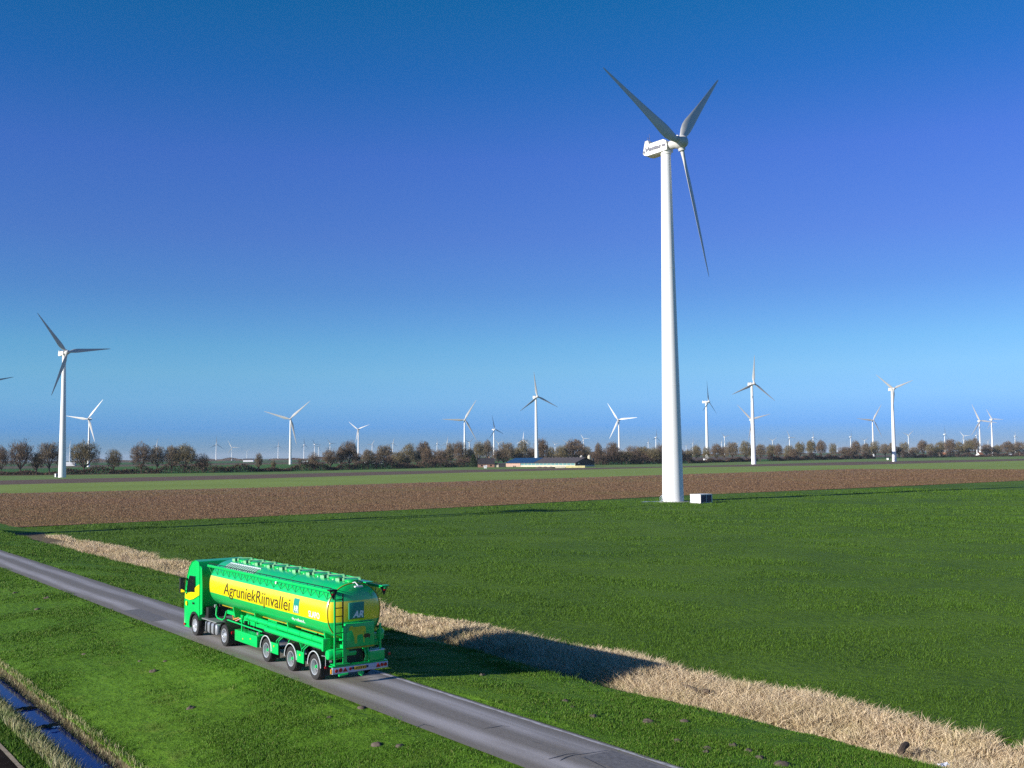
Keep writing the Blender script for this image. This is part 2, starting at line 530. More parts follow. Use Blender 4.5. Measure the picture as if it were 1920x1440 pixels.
M['tower'] = simple('tower_white', (0.84, 0.835, 0.82), 0.4, 0, 0.02, 0.4)
M['nacelle'] = simple('nacelle_white', (0.78, 0.77, 0.73), 0.45, 0, 0.03, 1.0)
M['blade_w'] = simple('rotor_blade_grey', (0.62, 0.60, 0.56), 0.45, 0, 0.06, 0.5)
M['hub'] = simple('hub_grey', (0.55, 0.54, 0.52), 0.5, 0, 0.06, 1.0)
M['seam'] = simple('seam_grey', (0.16, 0.15, 0.15), 0.6, 0, 0.1, 3)
M['bark'] = simple('bark', (0.085, 0.06, 0.042), 0.9, 0, 0.3, 0.6)
def twig(name, a, b_):
    return blade_material(name, [(0.0, a), (1.0, b_)], None, rough=0.9)
M['twig'] = [twig('twigs_grey_brown', (0.12, 0.09, 0.06), (0.30, 0.235, 0.155)),
             twig('twigs_olive', (0.12, 0.095, 0.05), (0.29, 0.235, 0.125)),
             twig('twigs_red_brown', (0.11, 0.075, 0.05), (0.26, 0.185, 0.12))]
M['evergreen'] = twig('evergreen_needles', (0.02, 0.035, 0.015), (0.05, 0.07, 0.03))
M['hedge'] = twig('hedge_twigs', (0.04, 0.026, 0.02), (0.14, 0.09, 0.062))
M['conc'] = simple('concrete', (0.4, 0.38, 0.35), 0.85, 0, 0.2, 1.5)
M['galv'] = simple('galvanised_grating', (0.32, 0.37, 0.42), 0.5, 0.4, 0.15, 2)
M['white'] = simple('white_panel', (0.8, 0.8, 0.8), 0.5, 0, 0.03, 1)
M['navydoor'] = simple('navy_door', (0.02, 0.025, 0.075), 0.5, 0, 0.1, 2)
M['rust'] = simple('red_brown_frame', (0.2, 0.06, 0.03), 0.6, 0, 0.15, 3)
M['brick'] = simple('brick_wall', (0.36, 0.19, 0.14), 0.85, 0, 0.2, 1.2)
M['pinkwall'] = simple('pinkish_brick', (0.48, 0.31, 0.25), 0.85, 0, 0.15, 0.8)
M['roofdark'] = simple('dark_roof', (0.035, 0.03, 0.035), 0.7, 0, 0.25, 0.5)
M['roofgrey'] = simple('grey_roof_sheets', (0.075, 0.065, 0.07), 0.75, 0, 0.2, 0.4)
M['solar'] = simple('solar_panel', (0.015, 0.055, 0.13), 0.25, 0, 0.15, 0.8)
M['cream'] = simple('cream_wall', (0.62, 0.55, 0.42), 0.8, 0, 0.12, 0.7)
M['tealpane'] = simple('teal_curtain', (0.12, 0.26, 0.27), 0.6, 0, 0.15, 0.5)
M['yellowwall'] = simple('yellowish_concrete', (0.5, 0.44, 0.22), 0.85, 0, 0.2, 0.4)
M['orange_roof'] = simple('orange_tiles', (0.42, 0.17, 0.08), 0.8, 0, 0.2, 0.8)
M['molehill'] = simple('molehill_soil', (0.11, 0.085, 0.065), 0.95, 0, 0.35, 9)
M['litter'] = simple('white_litter', (0.75, 0.76, 0.8), 0.5, 0, 0.05, 4)

# ------------------------------------------------------------------ ground
PV = np.array([-400, -60, -20, 7.4, 7.9, 8.9, 9.5, 9.8, 10.1, 10.65, 10.85, 11.15, 12.2, 18.7, 19.0, 22.6, 22.9, 24.0, 29.6, 30.15, 31.1, 32.2, 37.6, 38.2, 400])
PZ = np.array([-1.5, -1.5, -.74, -.74, -.70, -.82, -1.15, -1.5, -1.75, -1.75, -1.42, -1.05, -.84, -.06, -.05, -.05, -.05, -.10, -.50, -.60, -1.9, -2.25, -1.6, -1.5, -1.5])

# smooth random bumps used for the turf
_k = rng.normal(size=(24, 2)) * np.linspace(0.15, 3.0, 24)[:, None]
_ph = rng.uniform(0, 6.28, 24)
_am = 1 / (0.6 + np.hypot(_k[:, 0], _k[:, 1]))
def turf(u, v):
    s = np.zeros_like(u)
    for k, p, a in zip(_k, _ph, _am):
        s = s + a * np.sin(u * k[0] + v * k[1] + p)
    return s * 0.018

def height(u, v):
    u = np.asarray(u, float); v = np.asarray(v, float)
    z = np.interp(v, PV, PZ)
    # the field ditch stops at a grass dam
    dam = np.clip((u - 164) / 6.0, 0, 1)
    nod = np.interp(v, [-400, 7.4, 18.7, 22.9, 30.7, 38, 400], [-.74, -.74, -.06, -.05, -.55, -1.5, -1.5])
    z = np.where(v > 26, z * (1 - dam) + nod * dam, z)
    onroad = (v > 18.4) & (v < 23.0)
    t = turf(u, v)
    bank = np.clip((38.4 - v) / 1.0, 0, 1)
    return z + np.where(onroad, 0, t * bank)

def uv_grid(name, us, vs, zf, material, matsel=None, parent=None):
    us, vs = np.asarray(us, float), np.asarray(vs, float)
    U, V = np.meshgrid(us, vs, indexing='ij')
    Z = zf(U, V)
    co = np.stack([U, -V, Z], -1).reshape(-1, 3)
    nu, nv = len(us), len(vs)
    i = np.arange(nu - 1)[:, None] * nv + np.arange(nv - 1)[None, :]
    q = np.stack([i, i + 1, i + nv + 1, i + nv], -1).reshape(-1, 4)
    me = np_mesh(name, co, q.ravel(), 4, material, smooth=True)
    if matsel is not None:
        vc = ((V[:-1, :-1] + V[1:, 1:]) / 2).ravel()
        uc = ((U[:-1, :-1] + U[1:, 1:]) / 2).ravel()
        me.polygons.foreach_set('material_index', matsel(uc, vc).astype(np.int32))
    o = link_mesh(name, me)
    o.rotation_euler = (0, 0, ROAD_ANG)
    return o

us = np.concatenate([np.arange(-150, 4, 6), np.arange(4, 100, 0.6), np.arange(100, 190, 1.2), np.arange(190, 421, 6)])
vs = np.unique(np.concatenate([np.arange(-60, 6, 3), np.arange(6, 38.5, 0.3), [38.6], PV[1:-1]]))
def sel(u, v):
    d = ((v > 30.1) & (v < 37.2) & (u < 168)) | ((v > 9.45) & (v < 11.1))
    return np.where(d, 1, 0)
verge = tag(uv_grid('grass_verge', us, vs, height, [M['grass'], M['earth']], sel), kind='structure')

# base ground: everything beyond, out to the horizon, with the verge rectangle left open
B = 20000.0
b = MB()
u0, u1, v0, v1 = -150.0, us[-1], -60.0, 38.6
xs = [-B, u0, u1, B]; ys = [-B, -v1, -v0, B]
for i in range(3):
    for j in range(3):
        if i == 1 and j == 1: continue
        b.add([(xs[i], ys[j], GZ), (xs[i + 1], ys[j], GZ), (xs[i + 1], ys[j + 1], GZ), (xs[i], ys[j + 1], GZ)], [(0, 1, 2, 3)])
o = b.build('ground', M['far'], smooth=0, kind='structure'); o.rotation_euler = (0, 0, ROAD_ANG)

# road slab, its pale edging, the tar-sealed cracks
def roadz(u, v):
    return 0.03 - 0.012 * ((v - 20.8) / 1.8) ** 2 * 3
rvs = np.linspace(19.0, 22.6, 13)
road = tag(uv_grid('road', np.arange(-150, 421, 3.0), rvs, roadz, M['road']), kind='structure')
def strip(name, us, vc, w, z, material, wob=0.0, seed=1, kind='structure'):
    rr = random.Random(seed)
    bb = MB(); vsx = []; fs = []
    for k, u in enumerate(us):
        ww = w * (1 + rr.uniform(-wob, wob)); cc = vc + rr.uniform(-wob, wob) * w * 0.4
        vsx += [(u, -(cc - ww / 2), z), (u, -(cc + ww / 2), z)]
        if k: fs.append((2 * k - 2, 2 * k - 1, 2 * k + 1, 2 * k))
    bb.add(vsx, fs)
    q = bb.build(name, material, smooth=0, kind=kind); q.rotation_euler = (0, 0, ROAD_ANG)
    return q
strip('road_edging', np.arange(-20, 46, 0.7), 22.40, 0.13, 0.012, M['edge'], 0.5, 3)
def crack(pts, w=0.035):
    bb = MB(); vv = []; ff = []
    pts = [Vector(p) for p in pts]
    for k, p in enumerate(pts):
        d = (pts[min(k + 1, len(pts) - 1)] - pts[max(k - 1, 0)]).normalized()
        nrm = Vector((-d.y, d.x)) * (w / 2 * (0.4 if k in (0, len(pts) - 1) else random.uniform(0.7, 1.2)))
        for s in (1, -1):
            q = p + nrm * s
            vv.append((q.x, -q.y, roadz(0, q.y) + 0.009))
        if k: ff.append((2 * k - 2, 2 * k - 1, 2 * k + 1, 2 * k))
    bb.add(vv, ff)
    q = bb.build('road_crack', M['tar'], smooth=0, kind='structure'); q.rotation_euler = (0, 0, ROAD_ANG)
def uvpx(px, py, z=0.03):
    return Vector(to_uv(ground_at(px, py, z)))
for line in ([(908, 1366), (925, 1364), (940, 1361), (955, 1362)], [(1028, 1423), (1042, 1420), (1060, 1415), (1082, 1412)],
             [(1050, 1426), (1062, 1420), (1075, 1416), (1100, 1413), (1140, 1406)], [(780, 1362), (795, 1357), (815, 1362)],
             [(1000, 1391), (1014, 1394)], [(1095, 1420), (1115, 1430), (1135, 1440)]):
    crack([uvpx(*q) for q in line], 0.05)

def road_patch(u0, u1, v0, v1, name='road_patch'):
    q = MB(); vv = []; ff = []
    for i in range(9):
        u = u0 + (u1 - u0) * i / 8
        for j, v in enumerate((v0, (v0 + v1) / 2, v1)):
            vj = v + (0.04 * math.sin(i * 2.1 + j) if j != 1 else 0)
            vv.append((u, -vj, roadz(u, vj) + 0.004))
        if i:
            a = 3 * i
            ff += [(a - 3, a - 2, a + 1, a), (a - 2, a - 1, a + 2, a + 1)]
    q.add(vv, ff)
    o = q.build(name, M['patch'], smooth=0, kind='structure'); o.rotation_euler = (0, 0, ROAD_ANG)
road_patch(20.0, 25.3, 20.9, 22.15)
road_patch(61.0, 66.5, 19.3, 20.4)
# dark path with pale edging beyond the water, and the water itself
strip('path', np.arange(-60, 200, 4.0), 5.2, 5.0, -0.70, M['darkpath'], 0.0, 2)
strip('path_edging', np.arange(-60, 200, 1.0), 7.78, 0.16, -0.685, M['pathedge'], 0.15, 5)
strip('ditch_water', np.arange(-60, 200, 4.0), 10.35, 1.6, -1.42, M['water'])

# fields
def boundary(pts):
    """a field boundary as points on the polder floor"""
    return [ground_at(*p) for p in pts]
def ext(pts):
    a, b_, c, d = pts[0], pts[1], pts[-2], pts[-1]
    return [a + (a - b_).normalized() * 900] + pts + [d + (d - c).normalized() * 2500]
def between(name, A, Bp, z, material):
    A, Bp = ext(A), ext(Bp)
    bb = MB()
    n = len(A); k = len(Bp)
    # parametrise both polylines by length
    def sample(P, t):
        L = [0]
        for i in range(1, len(P)): L.append(L[-1] + (P[i] - P[i - 1]).length)
        s = t * L[-1]
        for i in range(1, len(P)):
            if s <= L[i] or i == len(P) - 1:
                f = (s - L[i - 1]) / max(1e-6, L[i] - L[i - 1])
                return P[i - 1].lerp(P[i], f)
    vv = []; ff = []
    inv = Matrix.Rotation(-ROAD_ANG, 4, 'Z')
    A2 = A; B2 = Bp
    for i in range(len(A2)):
        for P in (A2[i], B2[i]):
            q = inv @ P; vv.append((q.x, q.y, z))
        if i: ff.append((2 * i - 2, 2 * i - 1, 2 * i + 1, 2 * i))
    bb.add(vv, ff)
    o = bb.build(name, material, smooth=0, kind='structure'); o.rotation_euler = (0, 0, ROAD_ANG)
    return o
BX = (0, 480, 880, 1240, 1600, 1920)
b1 = boundary(zip(BX, (991, 970, 951, 931.5, 916, 901.6)))
b2 = boundary(zip(BX, (926, 915, 902.5, 891, 879.5, 880.5)))
b3 = boundary(zip(BX, (909, 897.5, 886, 877, 872, 863.7)))
b4 = boundary(zip(BX, (901, 890, 881, 875, 866, 860.5)))
b5 = boundary(zip(BX, (892.5, 886, 876, 870, 861, 855.5)))
between('brown_field', b1, b2, GZ + 0.12, M['soil'])
between('light_green_field', b2, b3, GZ + 0.02, M['strip'])
between('dark_brown_field', b3, b4, GZ + 0.02, M['soil2'])
between('pale_green_field', b4, b5, GZ + 0.02, M['strip2'])
wu = np.concatenate([np.arange(-150, 0, 25), np.arange(0, 197.5, 2.5)])
wv = np.concatenate([[38.1, 38.8], np.arange(40, 130, 4), np.arange(130, 500, 40), [700, 1100, 1800]])
def wz(u, v):
    return GZ + 0.05 + np.clip(turf(u * 0.5, v * 0.5) * 0.7, -.035, .035) * np.clip((v - 38.1) / 2, 0, 1)
wheat = tag(uv_grid('green_crop_field', wu, wv, wz, M['wheat']), kind='structure')

# ---- blades of grass, crop and reed
def blades(name, U, V, Zb, h, w, lean, material, label, bend=True):
    n = len(U)
    ang = rng.uniform(0, 2 * np.pi, n); la = rng.uniform(0, 2 * np.pi, n)
    dx, dy = np.cos(ang) * w / 2, np.sin(ang) * w / 2
    ln = rng.uniform(0.1, 1.0, n) * lean
    lx, ly = np.cos(la) * ln * h, np.sin(la) * ln * h
    x, y = U, -V
    if bend:
        p = np.stack([np.stack([x - dx, y - dy, Zb - 0.03], 1), np.stack([x + dx, y + dy, Zb - 0.03], 1),
                      np.stack([x + lx * .35 + dx * .8, y + ly * .35 + dy * .8, Zb + h * .6], 1), np.stack([x + lx * .35 - dx * .8, y + ly * .35 - dy * .8, Zb + h * .6], 1),
                      np.stack([x + lx, y + ly, Zb + h], 1)], 1)
        i = np.arange(n)[:, None] * 5
        f = np.concatenate([i + 0, i + 1, i + 2, i + 0, i + 2, i + 3, i + 3, i + 2, i + 4], 1).ravel()
        me = np_mesh(name, p.reshape(-1, 3), f, 3, material)
    else:
        p = np.stack([np.stack([x - dx, y - dy, Zb - 0.02], 1), np.stack([x + dx, y + dy, Zb - 0.02], 1),
                      np.stack([x + lx, y + ly, Zb + h], 1)], 1)
        me = np_mesh(name, p.reshape(-1, 3), np.arange(3 * n), 3, material)
    o = link_mesh(name, me)
    o.rotation_euler = (0, 0, ROAD_ANG)
    return tag(o, label, name.replace('_', ' ').split()[-1], kind='stuff')

def scatter(n, ur, vr, near=38.0, power=1.6, clump=0.0):
    U = rng.uniform(*ur, n); V = rng.uniform(*vr, n)
    d = np.hypot(U, V)
    keep = rng.uniform(0, 1, n) < np.minimum(1, (near / d) ** power)
    if clump:
        t = turf(U * 2.2, V * 2.2) / 0.018
        keep &= rng.uniform(-clump, clump, n) < t
    return U[keep], V[keep]
def visible(U, V, pad=0.14):
    X = U * T.x + V * N.x; Y = U * T.y + V * N.y
    return (Y > 5) & (np.abs(X / Y) < 0.48 + pad + 3.0 / np.maximum(Y, 1)) & (Y > 18)

U, V = scatter(3700000, (-12, 170), (11.05, 30.2), 36, 1.6, 3.0)
_e = turf(U * 3.1 + 9, V) / 0.018 * 0.09
k = visible(U, V) & ((V < 19.03 + _e) | (V > 22.55 + _e)); U, V = U[k], V[k]
d = np.hypot(U, V); sc = (d / 40) ** 0.55
cl_ = np.clip(0.9 + turf(U * 2.4, V * 2.4) / 0.018 * 0.25 + turf(U * 0.5 + 40, V * 0.8) / 0.018 * 0.15, 0.35, 1.7)
hh = rng.uniform(0.015, 0.065, len(U)) * sc * cl_ * np.where((V < 11.4) | (V > 29.6), 1.6, 1.0)
blades('verge_grass', U, V, height(U, V), hh, rng.uniform(0.018, 0.035, len(U)) * sc, 1.1, M['blade'],
       'short tufted green grass growing on both road verges', bend=False)
U, V = scatter(5200000, (-12, 183), (38.2, 270), 56, 1.8, 0)
k = visible(U, V); U, V = U[k], V[k]
d = np.hypot(U, V); sc = (d / 55) ** 0.7
blades('crop_leaves', U, V, wz(U, V), rng.uniform(0.03, 0.09, len(U)) * sc * np.clip(0.95 + turf(U * 1.3, V * 1.3) / 0.018 * 0.3, 0.3, 2.0), rng.uniform(0.02, 0.035, len(U)) * sc, 1.1, M['crop'],
       'young green cereal leaves covering the wide field', bend=False)
U, V = scatter(740000, (-12, 163), (30.6, 38.5), 36, 1.55)
edge = np.where((U > 146) & (V < 36.3), 0, 38.0 + turf(U * 1.5, V * 0) / 0.018 * 0.12)
k = visible(U, V) & (V < edge) & (rng.uniform(0, 1, len(U)) < np.interp(V, [30.6, 31.4, 32.6, 38], [0.25, 0.6, 1, 1])); U, V = U[k], V[k]
d = np.hypot(U, V); sc = (d / 45) ** 0.5
blades('ditch_reed', U, V, height(U, V), rng.uniform(0.25, 0.65, len(U)) * np.clip(0.9 + turf(U * 1.7, V * 1.7) / 0.018 * 0.25, 0.45, 1.5) * np.interp(V, [30.6, 33, 36.5, 38.2], [0.7, 1.1, 0.85, 0.5]), rng.uniform(0.015, 0.034, len(U)) * sc, 1.6, M['reed'],
       'dry straw coloured reed filling the field ditch')
# fresh green shoots among the reed foot
U, V = scatter(60000, (-12, 120), (30.7, 33.2), 40, 1.5)
k = visible(U, V) & (turf(U * 0.6 + 11, V * 0.5) / 0.018 > 0.9); U, V = U[k], V[k]
blades('ditch_grass', U, V, height(U, V), rng.uniform(0.4, 0.9, len(U)), rng.uniform(0.015, 0.03, len(U)), 0.9, M['blade'],
       'fresh green grass growing through the foot of the reeds')
# clods of the ploughed field
n_ = 160000
px_ = rng.uniform(-40, 1960, n_); f_ = rng.uniform(0, 1, n_) ** 0.8
ya = np.interp(px_, BX, (991, 970, 951, 931.5, 916, 901.6)); yb = np.interp(px_, BX, (926, 915, 902.5, 891, 879.5, 880.5))
py_ = yb + (ya - yb) * f_
dd_ = np.stack([(px_ - 960) / F_PX, (720 - py_) / F_PX], 1)
dir_ = np.array(_fwd)[None] + dd_[:, :1] * np.array(_right)[None] + dd_[:, 1:] * np.array(_up)[None]
P_ = np.array(CAM)[None] + dir_ * ((GZ + 0.12 - CAM_H) / dir_[:, 2:3])
P_ += rng.normal(size=P_.shape) * np.array([1.5, 6.0, 0]); 
k = np.hypot(P_[:, 0], P_[:, 1]) < 700
P_ = P_[k]; n_ = len(P_)
u_ = P_[:, 0] * T.x + P_[:, 1] * T.y
ub = [to_uv(q) for q in b1]
lim = np.interp(P_[:, 0] * N.x + P_[:, 1] * N.y, [q[1] for q in ub], [q[0] for q in ub])
P_ = P_[u_ > lim + 0.3]; n_ = len(P_)
s_ = rng.uniform(0.06, 0.2, (n_, 1)) * (np.hypot(P_[:, 0], P_[:, 1])[:, None] / 220) ** 0.85
a_ = rng.uniform(0, 2 * np.pi, (n_, 1))
def _ring(o): return np.concatenate([np.cos(a_ + o) * s_, np.sin(a_ + o) * s_ , np.full((n_, 1), -0.02)], 1) * np.array([1.2, 1.2, 1])
top_ = P_ + np.concatenate([rng.normal(size=(n_, 2)) * 0.04, s_ * rng.uniform(0.5, 1.0, (n_, 1))], 1)
VV_ = np.stack([P_ + _ring(0), P_ + _ring(2.1), P_ + _ring(4.2), top_], 1).reshape(-1, 3)
i_ = np.arange(n_)[:, None] * 4
link_clod = np_mesh('soil_clods', VV_, np.concatenate([i_, i_ + 1, i_ + 3, i_ + 1, i_ + 2, i_ + 3, i_ + 2, i_, i_ + 3], 1).ravel(), 3, M['clod'])
tag(link_mesh('soil_clods', link_clod), 'loose brown clods covering the ploughed field', 'soil', kind='stuff')
U, V = scatter(26000, (10, 80), (8.6, 10.15), 60, 1.0)
U2, V2 = scatter(9000, (10, 80), (10.78, 11.3), 60, 1.0)
U, V = np.concatenate([U, U2]), np.concatenate([V, V2])
k = visible(U, V); U, V = U[k], V[k]
blades('bank_grass', U, V, height(U, V), rng.uniform(0.2, 0.5, len(U)) * np.where(V > 10.5, 0.45, 1.0), rng.uniform(0.012, 0.028, len(U)), 0.9, M['bankgrass'],
       'pale dry grass leaning over the blue ditch water')
U, V = scatter(60000, (10, 80), (7.9, 9.0), 60, 1.0)
k = visible(U, V); U, V = U[k], V[k]
blades('path_side_grass', U, V, height(U, V), rng.uniform(0.06, 0.16, len(U)), rng.uniform(0.02, 0.04, len(U)), 0.9, M['blade'],
       'green grass between the pale path edging and the ditch', bend=False)

# ------------------------------------------------------------------ wind turbines
HUB_H, BL = 74.5, 29.07                            # metres: base to hub, blade length
TOWER_H = 72.9
def tower_mesh():
    b = MB()
    prof = []
    for i in range(13):
        t = i / 12
        prof.append((2.2 * (1 - t) + 1.02 * t, TOWER_H * t))
    b.lathe(prof, 'z', 40)
    return b.mesh('tower', M['tower'])
def flange_mesh(z):
    b = MB()
    if True:
        r = 2.2 + (1.02 - 2.2) * z / TOWER_H
        b.lathe([(r + 0.002, z - 0.05), (r + 0.025, z - 0.03), (r + 0.025, z + 0.03), (r + 0.002, z + 0.05)], 'z', 40)
    return b.mesh('flange', M['tower'])
def airfoil(chord, thick, n=14):
    pts = []
    for i in range(n):
        t = 2 * math.pi * i / n
        x = 0.5 * math.cos(t); y = 0.5 * math.sin(t) * (1 - 0.55 * (0.5 - x)) if False else 0.5 * math.sin(t)
        y *= (0.35 + 0.65 * math.sqrt(max(0, 0.5 + x)))
        pts.append(((x - 0.2) * chord, y * thick))
    return pts
def blade_mesh():
    b = MB()
    secs = []
    tab = [(0.0, 1.25, 1.25, 0), (0.035, 1.25, 1.22, 0), (0.07, 1.45, 1.05, 14), (0.12, 2.1, 0.78, 16), (0.18, 2.62, 0.6, 13), (0.24, 2.66, 0.5, 10.5), (0.35, 2.28, 0.4, 7),
           (0.5, 1.76, 0.3, 4), (0.65, 1.32, 0.22, 2), (0.8, 0.92, 0.15, 1), (0.92, 0.58, 0.09, 0), (0.98, 0.34, 0.05, 0), (1.0, 0.08, 0.02, 0)]
    for r, c, th, tw in tab:
        a = R(tw + 4)
        sec = []
        for y, x in airfoil(c, th):
            sec.append((x * math.cos(a) + y * math.sin(a), y * math.cos(a) - x * math.sin(a), r * BL))
        secs.append(sec)
    b.loft(secs)
    return b.mesh('blade', M['blade_w'], 60)
def hub_mesh():
    b = MB()
    b.lathe([(0.0, 1.65), (0.5, 1.6), (0.95, 1.38), (1.25, 0.95), (1.38, 0.4), (1.38, -0.5), (1.2, -0.85), (0.95, -1.25), (0.9, -2.4)], 'x', 24)
    for k in range(3):
        a = 2 * math.pi * k / 3
        d = Vector((0, math.sin(a), math.cos(a)))
        b.cyl(d * 0.6, d * 1.75, 0.78, 0.74, 20)
    return b.mesh('hub', M['hub'])
def nacelle_mesh():
    prof = [(-4.75, 0.75), (-3.98, 3.22), (-3.2, 3.27), (-3.12, 2.45), (0.35, 2.5), (0.95, 2.15), (1.1, 1.2), (0.95, 0.05), (-3.7, 0.0), (-4.5, 0.3)]
    secs = []
    for y, k in ((-1.28, 0.94), (-1.36, 1.0), (1.36, 1.0), (1.28, 0.94)):
        cx, cz = -2.0, 1.3
        secs.append([(cx + (x - cx) * (0.985 if k < 1 else 1), y, cz + (z - cz) * k) for x, z in prof])
    b = MB(); b.loft(secs)
    b.lathe([(1.12, -0.5), (1.12, 0.1)], 'z', 28)
    return b.mesh('nacelle', M['nacelle'], 30)
def instr_mesh():
    b = MB()
    b.cyl((-3.7, 0.3, 3.25), (-3.7, 0.3, 5.2), 0.03, n=6)
    b.cyl((-3.7, -0.5, 3.25), (-3.7, -0.5, 4.2), 0.03, n=6)
    b.tube([(-3.7, -0.5, 4.2), (-3.7, 0.3, 4.2)], 0.03, 6)
    return b.mesh('weather_mast', M['seam'])
TM = dict(tower=tower_mesh(), blade=blade_mesh(), hub=hub_mesh(), nacelle=nacelle_mesh(), mast=instr_mesh())
HX = 3.5
TURBINES = []
def turbine(hub, yaw, phase, blade_len, label, group=None, detail=True, tilt=0.09, name='wind_turbine'):
    """hub: world position of the rotor centre; the Empty stands at the tower foot"""
    hub = Vector(hub)
    s = (hub.z - GZ) / HUB_H
    base = Vector((hub.x - HX * s * math.cos(yaw), hub.y - HX * s * math.sin(yaw), GZ))
    e = empty(name, base, yaw, label=label, cat='wind turbine', group=group)
    e.scale = (s, s, s)
    link_mesh('tower', TM['tower'], e, loc=(0, 0, -0.1))
    tl = Matrix.Rotation(-tilt, 4, 'Y')
    nz = HUB_H - 1.35
    rot = (0, -tilt, 0)
    na = link_mesh('nacelle', TM['nacelle'], e, loc=(0, 0, nz - 0.15), rot=rot)
    if detail: link_mesh('weather_mast', TM['mast'], na)
    hl = Vector((HX, 0, HUB_H))
    link_mesh('hub', TM['hub'], e, loc=hl, rot=(Matrix.Rotation(-tilt, 3, 'Y') @ Matrix.Rotation(-phase, 3, 'X')).to_euler())
    bs = blade_len / (BL * s)
    for k in range(3):
        m = Matrix.Rotation(-tilt, 3, 'Y') @ Matrix.Rotation(-(phase + k * 2 * math.pi / 3), 3, 'X')
        link_mesh('blade', TM['blade'], e, loc=hl, rot=m.to_euler(), scale=(bs, bs, bs))
    TURBINES.append(e)
    return e, na

MAIN_YAW = -0.675
_mb = ground_at(1262.5, 941)
main, main_nac = turbine((_mb.x + HX * 1.06 * math.cos(MAIN_YAW), _mb.y + HX * 1.06 * math.sin(MAIN_YAW), 78.5), MAIN_YAW, 0.823, 30.8,
                         'tall white wind turbine with lettered nacelle standing in the green crop field')
for z in (24.0, 48.5): link_mesh('flange', flange_mesh(z), main, loc=(0, 0, -0.1))

def text_mesh2d(txt, shear=0.0, bold=0.0):
    cu = bpy.data.curves.new('lettering', 'FONT')
    cu.body = txt; cu.size = 1.0; cu.shear = shear; cu.offset = bold
    cu.resolution_u = 4
    o = bpy.data.objects.new('lettering', cu)
    COL.objects.link(o)
    dg = bpy.context.evaluated_depsgraph_get()
    me = bpy.data.meshes.new_from_object(o.evaluated_get(dg))
    v = [tuple(q.co[:2]) for q in me.vertices]
    f = [tuple(p.vertices) for p in me.polygons]
    bpy.data.objects.remove(o); bpy.data.curves.remove(cu); bpy.data.meshes.remove(me)
    return v, f
def lettering(name, txt, mapf, w, h, material, parent, shear=0.0, bold=0.0, cuts=0, capref=None, **k):
    """flat print: fits txt into w x h (h = height of the reference letters) and maps (s, t) onto a surface with mapf"""
    v, f = text_mesh2d(txt, shear, bold)
    xs = [p[0] for p in v]; x0, x1 = min(xs), max(xs)
    vr = text_mesh2d(capref or txt, 0, bold)[0]
    y0, y1 = min(p[1] for p in vr), max(p[1] for p in vr)
    bm = bmesh.new()
    vv = [bm.verts.new(((p[0] - x0) / (x1 - x0) * w, (p[1] - y0) / (y1 - y0) * h, 0)) for p in v]
    for q in f:
        try: bm.faces.new([vv[i] for i in q])
        except ValueError: pass
    for c in range(cuts):
        t = -0.4 * h + (c + 1) * (1.5 * h) / (cuts + 1)
        bmesh.ops.bisect_plane(bm, geom=list(bm.verts) + list(bm.edges) + list(bm.faces), plane_co=(0, t, 0), plane_no=(0, 1, 0))
    me = bpy.data.meshes.new(name)
    bm.verts.index_update()
    me.from_pydata([mapf(q.co.x, q.co.y) for q in bm.verts], [], [[q.index for q in g.verts] for g in bm.faces])
    bm.free()
    me.materials.append(material)
    return tag(link_mesh(name, me, parent), **k)

# print on the side of the big nacelle (the side that looks at the road)
yn = -1.367
lettering('lettering', 'Vestas', lambda s, t: (-4.12 + s, yn, 0.86 + t), 3.85, 0.95, M['navy'], main_nac, shear=0.25, bold=0.05, capref='V')
b = MB(); b.add([(-4.66, yn, 0.8), (-4.26, yn, 0.8), (-4.16, yn, 1.2), (-4.54, yn, 1.2)], [(0, 1, 2, 3)])
b.build('stripe', M['navy'], main_nac, smooth=0)
b = MB()
b.add([(-0.12, yn, 1.0), (0.78, yn, 1.0), (0.8, yn, 1.5), (-0.02, yn, 1.5)], [(0, 1, 2, 3)])
b.build('stripe', M['navy'], main_nac, smooth=0)
b = MB(); b.box((-1.95, -1.362, 0.66), (5.6, 0.016, 0.05)); b.build('seam', M['seam'], main_nac, smooth=0)

# tower foot: concrete pad, stair with rails, grating walkway, transformer kiosk
tb = main.location
tu, tv = to_uv(tb)
b = MB(); b.lathe([(3.6, -0.05), (3.6, 0.08), (3.35, 0.12)], 'z', 40)
o = b.build('foundation_pad', M['conc'], main); o.location = (0, 0, 0)
b = MB()
a = math.atan2(-1, 0)
stair = empty('tower_stair', UV(tu + 1.4, tv - 2.1, GZ), ROAD_ANG + R(205), label='small galvanised stair with handrails at the foot of the tall turbine tower', cat='stair')
for k in range(7):
    b = MB(); b.box((0.28 * k, 0, 0.25 + 0.26 * k), (0.3, 1.0, 0.05)); b.build('step', M['galv'], stair, smooth=0)
for sgn in (-1, 1):
    b = MB(); b.tube([(-0.2, 0.5 * sgn, 0.05), (1.9, 0.5 * sgn, 2.0)], 0.06, 6); b.build('stringer', M['galv'], stair)
    b = MB(); b.tube([(-0.2, 0.5 * sgn, 0.0), (-0.2, 0.5 * sgn, 1.1), (1.9, 0.5 * sgn, 3.0), (1.9, 0.5 * sgn, 1.9)], 0.045, 6); b.build('handrail', M['galv'], stair)
b = MB(); b.box((2.2, 0, 2.0), (0.8, 1.1, 0.08)); b.build('landing', M['galv'], stair)
for sgn in (-1, 1):
    b = MB(); b.cyl((2.45, 0.48 * sgn, 0), (2.45, 0.48 * sgn, 2.0), 0.05, n=6); b.build('post', M['galv'], stair)
p = ground_at(1222, 941.5)
walk = empty('grating_mat', (p.x, p.y, GZ + 0.05), 0.12, label='blue-grey metal grating lying on the grass beside the tall turbine', cat='grating')
